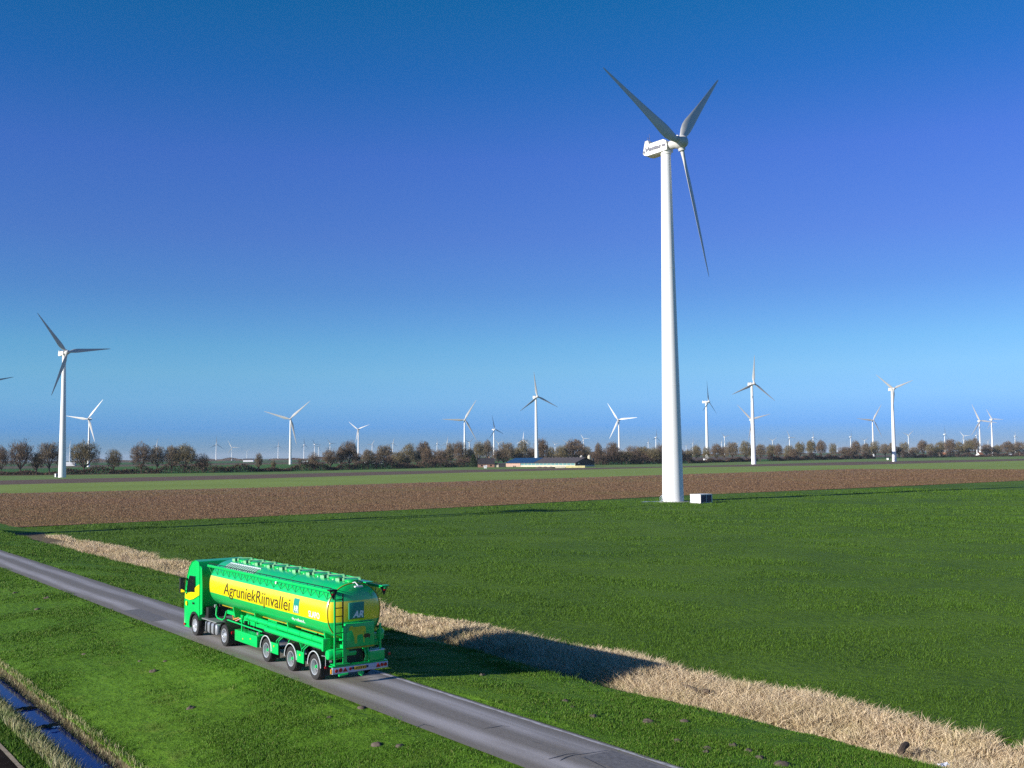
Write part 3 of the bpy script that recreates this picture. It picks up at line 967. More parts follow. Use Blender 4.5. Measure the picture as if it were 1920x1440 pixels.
for i in range(4):
    b = MB(); b.box((-1.7 + i * 1.12, 0.25 * (i % 2), 0.06 + 0.03 * (i % 2)), (1.08, 2.6, 0.05), rot=Matrix.Rotation(R(3 * (i - 1)), 3, 'Z')); b.build('panel', M['galv'], walk, smooth=0)

ku, kv = 161.0, 167.4
kiosk = empty('transformer_kiosk', UV(ku, kv, GZ), ROAD_ANG, label='white transformer cabin with navy doors beside the tall turbine', cat='cabin')
b = MB(); b.box((0, 0, 0.06), (3.3, 3.9, 0.16)); b.build('plinth', M['conc'], kiosk, smooth=0)
b = MB(); b.box((0, 0, 0.98), (3.0, 3.6, 1.72), 0.02); b.build('body', M['white'], kiosk, smooth=0)
b = MB(); b.box((0, 0, 1.9), (3.1, 3.7, 0.12), 0.02); b.build('roof', M['white'], kiosk, smooth=0)
for j, yy in enumerate((0.85, -0.72)):
    b = MB(); b.box((-1.51, yy - 0.1, 0.98), (0.04, 1.42, 1.56)); d_ = b.build('door', M['navydoor'], kiosk, smooth=0)
    b = MB(); b.box((-1.55, yy - 0.6, 1.0), (0.05, 0.05, 0.25)); b.build('handle', M['steel'], d_, smooth=0)
b = MB(); b.box((-1.52, 1.70, 0.98), (0.05, 0.16, 1.66)); b.build('corner_post', M['rust'], kiosk, smooth=0)

# the other turbines: rotor centre, yaw, rotor phase, blade length
big = [
 (-279.1, 666.8, -0.687, 1.427, 30.0, 'white wind turbine with dark blades standing before a row of bare trees'),
 (-659.7, 1657.5, -1.766, 0.669, 38.7, 'white wind turbine rising behind a round bare tree, one blade hanging down'),
 (-364.8, 1752.5, -1.373, 0.820, 44.1, 'white wind turbine alone in open fields beyond the low hedge'),
 (-355.8, 2455.7, -1.742, 1.198, 29.5, 'white wind turbine beside a dense round tree, rotor forming a Y'),
 (-83.9, 1884.3, -1.305, 0.554, 41.9, 'white wind turbine behind the trees left of the brick farmhouse, one blade level'),
 (-42.7, 2596.6, -0.635, 1.891, 35.7, 'white wind turbine with narrow rotor standing behind the brick farmhouse'),
 (27.6, 1165.1, -1.093, 1.998, 27.6, 'white wind turbine rising straight behind the long barn with blue panels'),
 (195.6, 1976.2, -2.077, 1.491, 38.6, 'white wind turbine behind the wood right of the barn, one blade level'),
 (243.5, 1319.9, -0.550, 0.048, 26.7, 'white wind turbine with narrow rotor beyond the thin tree row'),
 (223.4, 983.1, -1.200, 0.117, 26.9, 'white wind turbine with one blade straight up, foot on the pale green field'),
 (461.4, 2054.5, -1.309, 1.307, 41.7, 'far wind turbine half hidden behind the tower of a nearer one'),
 (734.2, 2169.7, -1.284, 0.609, 39.4, 'white wind turbine behind a tree row, one blade level and one low'),
 (391.3, 1091.7, -1.372, 1.194, 24.2, 'white wind turbine with Y shaped rotor and a small white cabin at its foot'),
 (1014.5, 2315.0, -1.447, 1.685, 40.2, 'white wind turbine with long blades, close beside a smaller twin'),
 (991.8, 2205.3, -1.455, 1.603, 24.5, 'white wind turbine with short blades, close beside a larger twin'),
 (-1622.9, 6171.2, -1.362, 1.588, 47.0, 'far white wind turbine standing alone over the flat horizon, thick tower'),
 (43.5, 4456.4, -2.062, 0.057, 34.4, 'far white wind turbine peeping above a tree behind the barn'),
]
for x, y, yaw, ph, L, lab in big:
    turbine((x, y, 73.0 if y > 700 else 76.8), yaw, ph, L, lab, 'wind turbines across the polder')
FARL = [(400, 'above the tree row by the dark-bladed turbine'), (560, 'over the open fields beyond the low hedge'), (650, 'above the olive tree at the start of the grove'),
        (890, 'above the grove beside the farmhouse'), (1120, 'above the trees behind the barn'), (1290, 'above the thicket before the tall turbine'), (1600, 'above the tree row beyond the tall turbine'), (9999, 'above the tree row by the orange-roofed house')]
def hub_from(px, py, z=73.0):
    d = _fwd + _right * ((px - 960) / F_PX) + _up * ((720 - py) / F_PX)
    return CAM + d * ((z - CAM_H) / d.z)
far = [(590.5, 833, -0.776, 1.583, 29.3), (619.5, 831.7, -0.939, 1.528, 30.8), (598, 838, -0.7, 0.7, 30), (1094, 822.5, -1.643, 1.549, 24), (1481, 820, -1.2, 1.678, 35.7),
       (1704, 816, -1.29, 0.899, 31.4), (1807, 817.6, -1.8, 1.45, 27.8), (131, 838, -1.2, 0.1, 32), (294, 834, -1.1, 0.2, 32), (406, 833, -0.9, 0.05, 38), (463, 846, -1.2, 0.9, 30),
       (522, 836, -1.0, 0.1, 30), (571, 834, -0.5, 0.0, 38), (698, 833, -1.2, 0.5, 30), (737, 831, -1.1, 0.3, 30), (820, 832, -1.0, 0.0, 30), (838.5, 831, -1.2, 0.15, 36), (880.7, 829, -0.9, 0.9, 34),
       (935, 831, -1.2, 1.2, 36), (1064, 830, -1.3, 1.0, 34), (1041, 833, -1.2, 1.3, 30), (1216, 830, -1.0, 0.1, 30), (1231, 820, -0.8, 0.15, 32), (1299.5, 831, -1.0, 0.2, 36), (1353.7, 829, -1.1, 0.1, 30), (1359.5, 819, -1.1, 1.3, 26),
       (1449, 826, -1.3, 1.0, 32), (1525.5, 820, -1.0, 0.0, 28), (1596, 819, -0.7, 0.25, 34), (1622, 826, -1.2, 1.0, 30), (1772.5, 814, -0.8, 0.05, 34), (1832, 816, -1.0, 0.1, 30), (1853, 827, -1.2, 0.8, 30), (1904, 817.6, -1.2, 0.0, 26),
       (1287, 836, -1.0, 1.0, 30), (1570, 835, -1.0, 0.4, 30), (1383, 832, -1.1, 0.9, 30)]
for px, py, yaw, ph, L in far:
    h = hub_from(px, py)
    turbine((h.x, h.y, 73.0), yaw, ph, L, 'small far pale wind turbine ' + next(t for lim_, t in FARL if px < lim_), 'wind turbines on the far horizon', detail=False)
h = hub_from(-38, 720)
turbine((h.x, h.y, 73.0), -0.72, 1.32, 29, 'white wind turbine of which only one dark blade reaches into view', 'wind turbines across the polder')
# the neighbour behind the road whose long shadow lies across the crop
off = 75.5 / math.tan(SUN_EL)
p = UV(161.8, 124.5) - SUN_AZ * off
turbine((p.x + HX * math.cos(-0.68), p.y + HX * math.sin(-0.68), 74.0), -0.68, 1.22, 29.07, 'white wind turbine standing beyond the near verge, seen by its long shadow', 'wind turbines across the polder')
# small white cabins at the feet of two of them
for px, py, lab in ((107.5, 894.5, 'small white cabin at the foot of the turbine with dark blades'), (1665.5, 862.3, 'small white cabin at the foot of the Y shaped turbine'),
                    (1321, 862.5, 'small white cabin at the foot of the turbine beyond the thin tree row')):
    g = ground_at(px, py)
    c = empty('cabin', (g.x, g.y, GZ), ROAD_ANG, label=lab, cat='cabin', group='turbine cabins')
    b = MB(); b.box((0, 0, 1.0), (2.6, 2.6, 2.1), 0.03); b.build('body', M['white'], c, smooth=0)
    b = MB(); b.box((0, 0, 2.1), (2.8, 2.8, 0.16), 0.02); b.build('roof', M['white'], c, smooth=0)
    b = MB(); b.box((-1.31, 0, 1.0), (0.05, 1.6, 1.7)); b.build('door', M['navydoor'], c, smooth=0)

# ------------------------------------------------------------------ trees (bare winter crowns)
def tree_proto(seed, kind):
    """about 20 m tall; returns trunk and crown meshes"""
    rr = random.Random(seed)
    nr = np.random.default_rng(seed)
    wide = {'round': 7.6, 'tall': 5.4, 'bush': 8.6, 'slim': 3.6, 'lone': 6.6}[kind]
    H_ = 20.0
    c0 = {'round': 3.4, 'tall': 4.0, 'bush': 0.3, 'slim': 3.0, 'lone': 2.8}[kind]
    b = MB()
    fork = {'bush': 1.5}.get(kind, c0 + 1.0)
    stems = 3 if kind == 'bush' else 1
    tips = []
    for s_ in range(stems):
        ox, oy = (rr.uniform(-2, 2), rr.uniform(-2, 2)) if stems > 1 else (0, 0)
        b.cyl((ox, oy, -0.4), (ox + rr.uniform(-.3, .3), oy + rr.uniform(-.3, .3), fork), 0.52 if stems == 1 else 0.3, 0.36 if stems == 1 else 0.2, 7)
        for k in range(9 if stems == 1 else 5):
            a = k * 2.4 + rr.uniform(-.4, .4)
            up = rr.uniform(0.35, 1.0)
            rad = wide * (1 - up * 0.55) * rr.uniform(0.7, 1.0)
            zt = fork + (H_ - fork) * up * 0.9
            p0 = Vector((ox, oy, fork * rr.uniform(0.75, 1.0)))
            p3 = Vector((ox + math.cos(a) * rad, oy + math.sin(a) * rad, zt))
            pm = p0.lerp(p3, 0.5) + Vector((math.cos(a) * 0.5, math.sin(a) * 0.5, -0.6))
            b.tube([p0, pm], 0.28, 5); b.tube([pm, p3], 0.16, 4)
            tips += [pm, p3]
            for q in range(3):
                s0 = pm.lerp(p3, rr.uniform(0.1, 0.8))
                e0 = s0 + Vector((rr.uniform(-2.4, 2.4), rr.uniform(-2.4, 2.4), rr.uniform(0.8, 3.0)))
                b.tube([s0, e0], 0.07, 3)
    trunk = b.mesh('trunk', M['bark'])
    # crown: fine twigs through the whole volume, denser towards the outside, uneven lobes
    n = {'round': 6200, 'tall': 4800, 'bush': 5600, 'slim': 2400, 'lone': 4400}[kind]
    th = nr.uniform(0, 2 * np.pi, n); cz = nr.uniform(-0.75, 1.0, n)
    ph = nr.uniform(0, 6.28, 5)
    lob = 1 + 0.10 * np.sin(3 * th + ph[0]) + 0.10 * np.sin(2 * th + 4 * cz + ph[1]) + 0.07 * np.sin(5 * th - 3 * cz + ph[2])
    rad = np.sqrt(1 - np.clip(cz, -1, 1) ** 2)
    q = nr.uniform(0, 1, n) ** 0.45 * lob
    zc = (H_ + c0) / 2; hz = (H_ - c0) / 2
    P = np.stack([np.cos(th) * rad * wide * q, np.sin(th) * rad * wide * q, zc + cz * hz * q * 0.98], 1)
    # gaps
    gap = np.sin(P[:, 0] * 0.9 + ph[3]) + np.sin(P[:, 1] * 0.9 + ph[4]) + np.sin(P[:, 2] * 1.1 + ph[0])
    P = P[gap > -1.35]
    n = len(P)
    D = P - np.array([0, 0, c0]); D /= np.linalg.norm(D, axis=1)[:, None]
    D += nr.normal(size=(n, 3)) * 0.45; D[:, 2] += 0.35
    D /= np.linalg.norm(D, axis=1)[:, None]
    L = nr.uniform(0.7, 1.9, n)[:, None]
    side = np.cross(D, nr.normal(size=(n, 3))); side /= np.linalg.norm(side, axis=1)[:, None]
    w = nr.uniform(0.045, 0.09, n)[:, None]
    V_ = np.stack([P - side * w, P + side * w, P + D * L + side * w * .3, P + D * L * 0.95 - side * w * .3], 1)
    E2 = P + D * L * 0.45 + np.cross(D, side) * L * 0.4 + D * L * .35
    V2 = np.stack([P + D * L * .45 - side * w * .8, P + D * L * .45 + side * w * .8, E2, E2 + side * w * .5], 1)
    VV = np.concatenate([V_, V2]).reshape(-1, 3)
    mt = {'round': M['twig'][0], 'tall': M['twig'][0], 'bush': M['twig'][2], 'slim': M['twig'][1], 'lone': M['twig'][1]}[kind]
    mt = M['twig'][seed % 3] if kind != 'bush' else mt
    crown = np_mesh('crown', VV, np.arange(len(VV)), 4, mt)
    return trunk, crown
PROTO = {k: [tree_proto(11 * i + j * 7 + 1, k) for i in range(nn)] for j, (k, nn) in enumerate((('round', 4), ('tall', 3), ('bush', 3), ('slim', 2), ('lone', 2)))}
TW = {'round': 15.2, 'tall': 10.8, 'bush': 17.2, 'slim': 7.2, 'lone': 13.2}
rt = random.Random(5)
def tree(px, ytop, wpx, ybase, kind, label, group):
    g = ground_at(px, ybase)
    dist = g.y
    hgt = (ybase - ytop) * dist / F_PX
    e = empty('bare_tree' if kind != 'bush' else 'bare_shrub', (g.x, g.y, GZ), rt.uniform(0, 6.28), label=label, cat='tree' if kind != 'bush' else 'shrub', group=group)
    sz = hgt / 20.0
    sx = (wpx * dist / F_PX) / TW[kind] if wpx else sz
    e.scale = (sx, sx, sz)
    tr, cr = rt.choice(PROTO[kind])
    link_mesh('trunk', tr, e); link_mesh('crown', cr, e)
def basey(px, k=0.0):
    """hedge line on the polder floor, pushed k pixels nearer"""
    return float(np.interp(px, BX, (891, 884.5, 875, 869.5, 860.6, 855.2))) + k
ga = 'bare trees in the row behind the turbine with dark blades'
for px, yt, w, kd, lab in [(2, 838, 24, 'round', 'bare tree beside the reaching turbine blade, end of the row'), (38, 827, 46, 'lone', 'bare round-crowned tree with open crown, left of the dark-bladed turbine'),
                           (68, 848, 26, 'slim', 'small thin bare tree between two broad trees by the dark-bladed turbine'), (92, 830, 42, 'round', 'bare broad tree with twin stems touching the dark-bladed turbine tower'),
                           (157, 829, 52, 'round', 'broad dense bare tree with a turbine tower behind it'), (213, 843, 28, 'lone', 'small bare tree standing alone above the hedge'),
                           (265, 831, 40, 'lone', 'open-crowned bare tree at the start of the clump on the hedge'), (294, 837, 30, 'round', 'bare tree in the middle of the clump on the hedge'),
                           (322, 836, 30, 'round', 'bare tree pressed against the broadest one of the clump on the hedge'), (346, 834, 44, 'round', 'broadest bare tree of the clump on the hedge, branches spreading'),
                           (379, 852, 30, 'bush', 'low bushy bare tree where the hedge thins out')]:
    tree(px, yt, w, basey(px), kd, lab, ga)
gb = 'bare trees along the hedge towards the farm'
for px, yt, w, kd, lab in [(485, 850, 15, 'slim', 'slim bare tree standing alone on the open hedge'), (513, 863, 9, 'slim', 'tiny bare sapling on the open hedge'),
                           (588, 849, 22, 'bush', 'small pale round bush-like tree left of the grove'), (619, 842, 32, 'lone', 'olive bare tree at the start of the grove'),
                           (640, 838, 20, 'tall', 'bare tree close behind the dense round one'), (655, 828, 32, 'round', 'dense reddish round tree beside a turbine tower')]:
    tree(px, yt, w, basey(px), kd, lab, gb)
ORD = ['first', 'second', 'third', 'fourth', 'fifth', 'sixth', 'seventh', 'eighth', 'ninth', 'tenth', 'eleventh', 'twelfth', 'thirteenth', 'fourteenth', 'fifteenth', 'sixteenth', 'seventeenth', 'eighteenth', 'nineteenth', 'twentieth']
LOOK = {'round': 'round-crowned bare tree', 'lone': 'open-crowned bare tree', 'tall': 'tall bare tree', 'bush': 'bushy bare shrub'}
def row(items, kinds, k0, step, mod, phrase, group, start, reverse=False):
    """a row of trees, each told apart by its count from a landmark"""
    order = sorted(items, key=lambda q: -q[0] if reverse else q[0])
    for i, (px, yt, w) in enumerate(items):
        kd = kinds[(i + start) % len(kinds)]
        n_ = order.index((px, yt, w))
        tree(px, yt, w, basey(px, k0 - (i % mod) * step), kd, LOOK[kd] + ', ' + ORD[n_] + ' ' + phrase, group)
gc = 'bare trees of the grove beside the farmhouse'
row([(690, 843, 26), (706, 847, 22), (722, 836, 32), (748, 846, 28), (768, 832, 28), (795, 829, 28), (803, 842, 28), (826, 842, 30), (845, 832, 22), (862, 829, 24), (782, 845, 26), (838, 848, 26), (880, 840, 22), (735, 852, 22), (668, 850, 20), (758, 856, 24), (815, 856, 22), (870, 853, 24)], ('round', 'lone', 'tall'), -0.5, 0.9, 3, 'from the farmhouse in the grove beside it', gc, 0, True)
gd = 'bare trees behind the farm buildings'
row([(898, 829, 24), (914, 827, 22), (933, 842, 24), (950, 830, 32), (968, 840, 24), (982, 825, 24), (999, 840, 24), (1016, 824, 26), (1032, 838, 22), (1053, 836, 26), (1078, 825, 42), (1100, 838, 26), (944, 845, 26), (1062, 845, 26), (1008, 848, 26), (975, 850, 26), (1090, 846, 28)], ('round', 'tall', 'lone'), -1.6, 0.8, 3, 'from the farmhouse among those behind the barn', gd, 0, False)
ge = 'bare trees of the thicket between the barn and the tall turbine'
row([(1122, 831, 14), (1131, 842, 36), (1150, 830, 24), (1166, 845, 36), (1186, 836, 32), (1206, 838, 32), (1226, 840, 28), (1240, 832, 24), (1175, 850, 30), (1140, 852, 30), (1215, 850, 32), (1196, 848, 30), (1256, 838, 28), (1274, 840, 24), (1118, 848, 24), (1160, 855, 26), (1234, 853, 28)], ('round', 'bush', 'tall'), 0.6, 0.9, 3, 'from the barn in the thicket before the tall turbine', ge, 0, False)
gf = 'bare trees in the row beyond the tall turbine'
row([(1306, 835, 20), (1325, 838, 16), (1344, 833, 24), (1358, 838, 18), (1373, 829, 26), (1398, 827, 24), (1426, 833, 22), (1447, 834, 22), (1460, 833, 16), (1480, 835, 22), (1500, 829, 20), (1521, 826, 20), (1540, 826, 19), (1562, 831, 15), (1585, 838, 26), (1600, 840, 20), (1291, 843, 16), (1411, 838, 18), (1488, 842, 20)], ('round', 'lone', 'round', 'tall'), -0.3, 0.6, 2, 'from the tall turbine in the row beyond it', gf, 0, False)
gg = 'bare trees in the row by the orange roofed house'
_gg = [(1605, 827, 20), (1624, 832, 20), (1641, 827, 18), (1660, 832, 20), (1673, 831, 16), (1696, 829, 20), (1715, 838, 20), (1731, 826, 20), (1746, 832, 18), (1765, 828, 22), (1782, 824, 22), (1798, 828, 20), (1817, 824, 20), (1829, 822, 18), (1850, 832, 22), (1872, 834, 18), (1890, 828, 22), (1910, 827, 22), (1928, 828, 22), (1755, 838, 20), (1808, 836, 20), (1686, 838, 18), (1900, 836, 20), (1862, 838, 18), (1633, 838, 16)]
row([q for q in _gg if q[0] < 1837], ('round', 'tall', 'lone'), -0.2, 0.5, 2, 'from the orange-roofed house towards the Y shaped turbine', gg, 0, True)
row([q for q in _gg if q[0] >= 1837], ('lone', 'round', 'tall'), -0.2, 0.5, 2, 'beyond the orange-roofed house, away from the Y shaped turbine', gg, 0)
# dark evergreen beside the farmhouse
ev = ground_at(888, 876.5)
e = empty('evergreen_tree', (ev.x, ev.y, GZ), 0, label='dark evergreen tree beside the brick farmhouse', cat='tree')
b = MB(); b.cyl((0, 0, -.3), (0, 0, 9), 0.3, 0.1, 7); b.build('trunk', M['bark'], e)
nn = 2200
th = rng.uniform(0, 6.28, nn); zz = rng.uniform(0.03, 1, nn); rr_ = 4.6 * (1 - zz * 0.8) * rng.uniform(0.3, 1, nn) ** 0.5 * (1 + 0.2 * np.sin(3 * th + 5 * zz))
P = np.stack([np.cos(th) * rr_, np.sin(th) * rr_, 0.6 + zz * 11], 1)
dd = rng.normal(size=(nn, 3)) * 0.5; sd = rng.normal(size=(nn, 3)) * 0.25
V_ = np.stack([P, P + sd, P + dd + sd * .5, P + dd], 1).reshape(-1, 3)
link_mesh('crown', np_mesh('crown', V_, np.arange(len(V_)), 4, M['evergreen']), e)

# hedges: low thorn rows on the polder floor
def hedge(px0, px1, k, hpx, label, dens=1.0, wid=2.2):
    a, c = ground_at(px0, basey(px0, k)), ground_at(px1, basey(px1, k))
    L = (c - a).length
    n = int(L * 70 * dens)
    hpx *= 2.1
    t = rng.uniform(0, 1, n)
    env = np.clip(0.62 + 0.22 * np.sin(t * L / 9 + px0) + 0.2 * np.sin(t * L / 3.7 + 1) + 0.12 * np.sin(t * L / 21 + 2), 0.25, 1.15)
    hm = hpx * a.lerp(c, 0.5).y / F_PX
    X = a.x + (c.x - a.x) * t; Y = a.y + (c.y - a.y) * t
    P = np.stack([X - a.x + rng.normal(size=n) * wid * .5, Y - a.y + rng.normal(size=n) * wid * .5, rng.uniform(0, 1, n) ** 0.8 * env * hm], 1)
    D = rng.normal(size=(n, 3)) * 0.35 + np.array([0, 0, 0.55]); sd = rng.normal(size=(n, 3)) * 0.16
    V_ = np.stack([P - sd, P + sd, P + D + sd * .4, P + D - sd * .4], 1).reshape(-1, 3)
    me = np_mesh('hedge', V_, np.arange(len(V_)), 4, M['hedge'])
    o = link_mesh('hedge', me, loc=(a.x, a.y, GZ))
    return tag(o, label, 'hedge', 'thorn hedges on the polder')
hedge(-60, 118, 0.6, 4, 'low dark hedge under the trees left of the dark-bladed turbine')
hedge(118, 255, 0.7, 7, 'dark hedge between the dark-bladed turbine and the tree clump')
hedge(255, 390, 0.7, 11, 'tall dark hedge under the tree clump')
hedge(395, 560, 0.8, 7, 'low dark hedge along the open field')
hedge(560, 690, 0.6, 9, 'dark hedge under the start of the grove')
hedge(690, 890, 0.3, 9, 'dark undergrowth under the grove left of the farmhouse', 1.2, 6)
hedge(1110, 1290, 0.8, 16, 'thick red-brown undergrowth between the barn and the tall turbine', 1.6, 6)
hedge(1290, 1420, 0.3, 4, 'low dark hedge at the foot of the tree row beyond the tall turbine')
hedge(1440, 1640, 0.3, 6, 'dark hedge under the trees between two white turbines')
hedge(1690, 1790, 0.3, 7, 'dark hedge beside the Y shaped turbine')
hedge(1790, 1960, 0.2, 4, 'low hedge beside the orange-roofed house')

# distant wood edge along the horizon
n = 16000
t = rng.uniform(-0.62, 0.62, n); dist = rng.uniform(4200, 9000, n)
env = 5.0 + 4.5 * np.sin(t * 61) + 4 * np.sin(t * 143 + 1) + 3 * np.sin(t * 311 + 2)
k = env > 1.0
t, dist, env = t[k], dist[k], env[k]
P = np.stack([t * dist, dist, GZ + rng.uniform(0, 1, len(t)) * env], 1)
sd = np.stack([rng.uniform(3, 9, len(t)), np.zeros(len(t)), np.zeros(len(t))], 1); D = np.stack([rng.normal(size=len(t)) * 1, rng.normal(size=len(t)), rng.uniform(2.0, 4.0, len(t))], 1)
V_ = np.stack([P - sd, P + sd, P + sd * .6 + D, P - sd * .6 + D], 1).reshape(-1, 3)
tag(link_mesh('distant_woodland', np_mesh('distant_woodland', V_, np.arange(len(V_)), 4, M['hedge'])), 'faint low woodland along the far horizon', 'woodland', kind='stuff')

# ------------------------------------------------------------------ farm buildings
def along(px0, py0, px1, py1):
    a, c = ground_at(px0, py0), ground_at(px1, py1)
    d = c - a
    return a, d.length, math.atan2(d.y, d.x)
a, L, an = along(949, 875.3, 1072, 875.3)
an += 0.0
barn = empty('barn', a, an, label='long low barn with blue solar panels on half its dark roof', cat='barn')
Wd, eave, ridge = 26.0, 3.6, 8.0
Lb = L + 4
b = MB(); b.box((Lb / 2, Wd / 2, 0.7), (Lb, Wd, 1.4)); b.build('base_wall', M['cream'], barn, smooth=0)
b = MB(); b.box((Lb * 0.11, -0.1, 1.9), (Lb * 0.22, 0.3, 3.2)); b.build('brick_wall', M['pinkwall'], barn, smooth=0)
nb = 14
for i in range(nb):
    x0 = Lb * 0.22 + (Lb * 0.78) * i / nb; x1 = Lb * 0.22 + (Lb * 0.78) * (i + 1) / nb
    b = MB(); b.box(((x0 + x1) / 2, 0.1, 2.4), (x1 - x0 - 0.35, 0.12, 1.8)); b.build('window', M['tealpane'], barn, smooth=0)
    b = MB(); b.box((x1, 0.1, 2.4), (0.35, 0.3, 2.0)); b.build('post', M['cream'], barn, smooth=0)
b = MB(); b.prism([(0.35, 0.2), (Wd - .35, 0.2), (Wd - .35, eave), (Wd / 2, ridge - 0.3), (0.35, eave)], 'yz', 0.5, Lb - 0.3); b.build('wall', M['roofdark'], barn, smooth=0)
def slope(x0, x1, off=0.0, th=0.2, y0=-0.9):
    z0 = eave - 0.25
    q = MB()
    q.prism([(y0, z0 + off), (Wd / 2, ridge + off), (Wd / 2, ridge + off + th), (y0, z0 + off + th)], 'yz', x0, x1)
    return q
rf = slope(-1, Lb + 1).build('roof', M['roofgrey'], barn, smooth=0)
q = MB(); q.prism([(Wd + .9, eave - .25), (Wd / 2, ridge), (Wd / 2, ridge + .2), (Wd + .9, eave - .05)], 'yz', -1, Lb + 1); q.build('roof', M['roofgrey'], barn, smooth=0)
for i in range(16):
    for j in range(3):
        x0 = -0.6 + i * Lb * 0.425 / 16
        t0, t1 = j / 3 + 0.01, (j + 1) / 3 - 0.01
        y0 = -0.8 + (Wd / 2 + 0.6) * t0; y1 = -0.8 + (Wd / 2 + 0.6) * t1
        zf = lambda y: eave - 0.25 + (ridge - eave + .25) * (y + .9) / (Wd / 2 + .9) + 0.26
        q = MB(); q.prism([(y0, zf(y0)), (y1, zf(y1)), (y1, zf(y1) + .06), (y0, zf(y0) + .06)], 'yz', x0, x0 + Lb * 0.425 / 16 - 0.06)
        q.build('solar_panel', M['solar'], rf, smooth=0)
for i in range(10):
    q = MB(); q.box((Lb * (0.5 + 0.05 * i), Wd / 2, ridge + 0.35), (1.6, 0.8, 0.4)); q.build('ridge_vent', M['roofgrey'], rf, smooth=0)
q = MB(); q.box((Lb - 0.25, Wd * .42, 2.0), (0.2, 4.0, 3.6)); q.build('door', M['black'], barn, smooth=0)
q = MB(); q.box((Lb - 0.2, Wd * .2, 3.0), (0.2, 1.4, 0.9)); q.build('sign', M['white'], barn, smooth=0)

def house(px, py, w, dpt, ev_, rd, rz, wall, roof, label, cat='house', windows=True):
    g = ground_at(px, py)
    e = empty('house' if cat == 'house' else cat, (g.x, g.y, GZ), rz, label=label, cat=cat)
    q = MB(); q.prism([(-dpt / 2, -.3), (dpt / 2, -.3), (dpt / 2, ev_), (0, rd - .15), (-dpt / 2, ev_)], 'yz', -w / 2, w / 2); q.build('wall', wall, e, smooth=0)
    q = MB()
    for s_ in (-1, 1):
        q.prism([(s_ * (dpt / 2 + .5), ev_ - .35), (0, rd), (0, rd + .22), (s_ * (dpt / 2 + .5), ev_ - .12)], 'yz', -w / 2 - .4, w / 2 + .4)
    r_ = q.build('roof', roof, e, smooth=0)
    if windows:
        q = MB(); q.box((w * .2, 0.3, rd + .5), (0.9, 0.9, 1.6)); q.build('chimney', wall, r_, smooth=0)
        for sx in (-1, 1):
            q = MB(); q.box((sx * w * .28, -dpt / 2 - .03, ev_ * .5), (1.5, .1, 1.3)); q.build('window', M['glass'], e, smooth=0)
            q = MB(); q.box((-w / 2 - .03, sx * dpt * .22, ev_ * .5), (.1, 1.4, 1.4)); q.build('window', M['glass'], e, smooth=0)
        q = MB(); q.box((-w / 2 - .03, 0, ev_ * 1.15), (.1, 1.2, 1.2)); q.build('window', M['white'], e, smooth=0)
        q = MB(); q.box((0, -dpt / 2 - .03, 1.05), (1.1, .1, 2.1)); q.build('door', M['white'], e, smooth=0)
    return e
house(911, 876.2, 15, 9, 3.2, 8.4, 0.12, M['brick'], M['roofdark'], 'brick farmhouse with steep dark roof beside the barn')
house(929, 876.0, 7.5, 5, 2.9, 3.6, 0.0, M['cream'], M['roofgrey'], 'small cream shed between farmhouse and barn', 'shed', False)
house(941, 876.0, 6, 5, 3.0, 3.5, 0.0, M['roofdark'], M['roofgrey'], 'small dark shed against the end of the barn', 'shed', False)
house(910, 878.2, 2.2, 2, 1.8, 2.1, 0.1, M['white'], M['white'], 'small white box shed on the grass before the farmhouse', 'shed', False)
house(708, 869.5, 15, 9, 4.5, 7.2, 0.2, M['white'], M['roofgrey'], 'pale house glimpsed through the grove')
house(572, 866.2, 14, 6, 2.2, 2.8, 0.05, M['white'], M['white'], 'low white shed in the open fields beyond the hedge', 'shed', False)
house(686, 868.5, 5, 4, 2.4, 3.2, 0.0, M['white'], M['white'], 'small white shed at the edge of the grove', 'shed', False)
house(466, 866, 30, 16, 6, 10, 0.1, M['white'], M['roofgrey'], 'tiny white farm building near the horizon beyond the hedge', 'farm', False)
house(131, 873.5, 20, 10, 4, 7, 0.1, M['white'], M['white'], 'white building half hidden by the dark-bladed turbine', 'farm', False)
house(1837, 855.6, 10, 8, 3.0, 7.0, 0.5, M['white'], M['orange_roof'], 'small white house with orange roof beside the tree row')
house(1767, 855.6, 13, 9, 3.2, 7.5, 0.2, M['cream'], M['orange_roof'], 'cream house half hidden by trees and the dark hedge')
house(1917, 853.5, 14, 9, 3.5, 7.0, 0.1, M['pinkwall'], M['roofdark'], 'pink-walled house at the far end of the tree row')
house(1893, 854.5, 5, 4, 2.2, 3.0, 0.1, M['white'], M['white'], 'tiny white shed near the pink-walled house', 'shed', False)
# silos and silage walls at the barn's end
for px, py, rr0, hh0, mt, lab in ((1105, 873.5, 1.55, 10.2, 'cream', 'tall cream feed silo at the end of the barn'), (1112, 873.5, 1.3, 7.4, 'black', 'dark feed silo beside the cream one'),
                                  (1090.5, 872.0, 1.6, 10.0, 'conc', 'grey silo peeping over the barn roof')):
    g = ground_at(px, py)
    e = empty('silo', (g.x, g.y, GZ), 0, label=lab, cat='silo')
    q = MB(); q.lathe([(rr0 * .3, 1.2), (rr0, 2.8), (rr0, hh0 - 1)], 'z', 20); q.build('bin', M[mt], e)
    q = MB(); q.lathe([(rr0 * 1.02, hh0 - 1), (rr0 * .3, hh0), (rr0 * .28, hh0 + .3)], 'z', 20); q.build('cap', M[mt], e)
    for kx, ky in ((1, 1), (1, -1), (-1, 1), (-1, -1)):
        q = MB(); q.cyl((kx * rr0 * .68, ky * rr0 * .68, -.1), (kx * rr0 * .68, ky * rr0 * .68, 3.0), .12, n=6); q.build('leg', M['steel'], e)
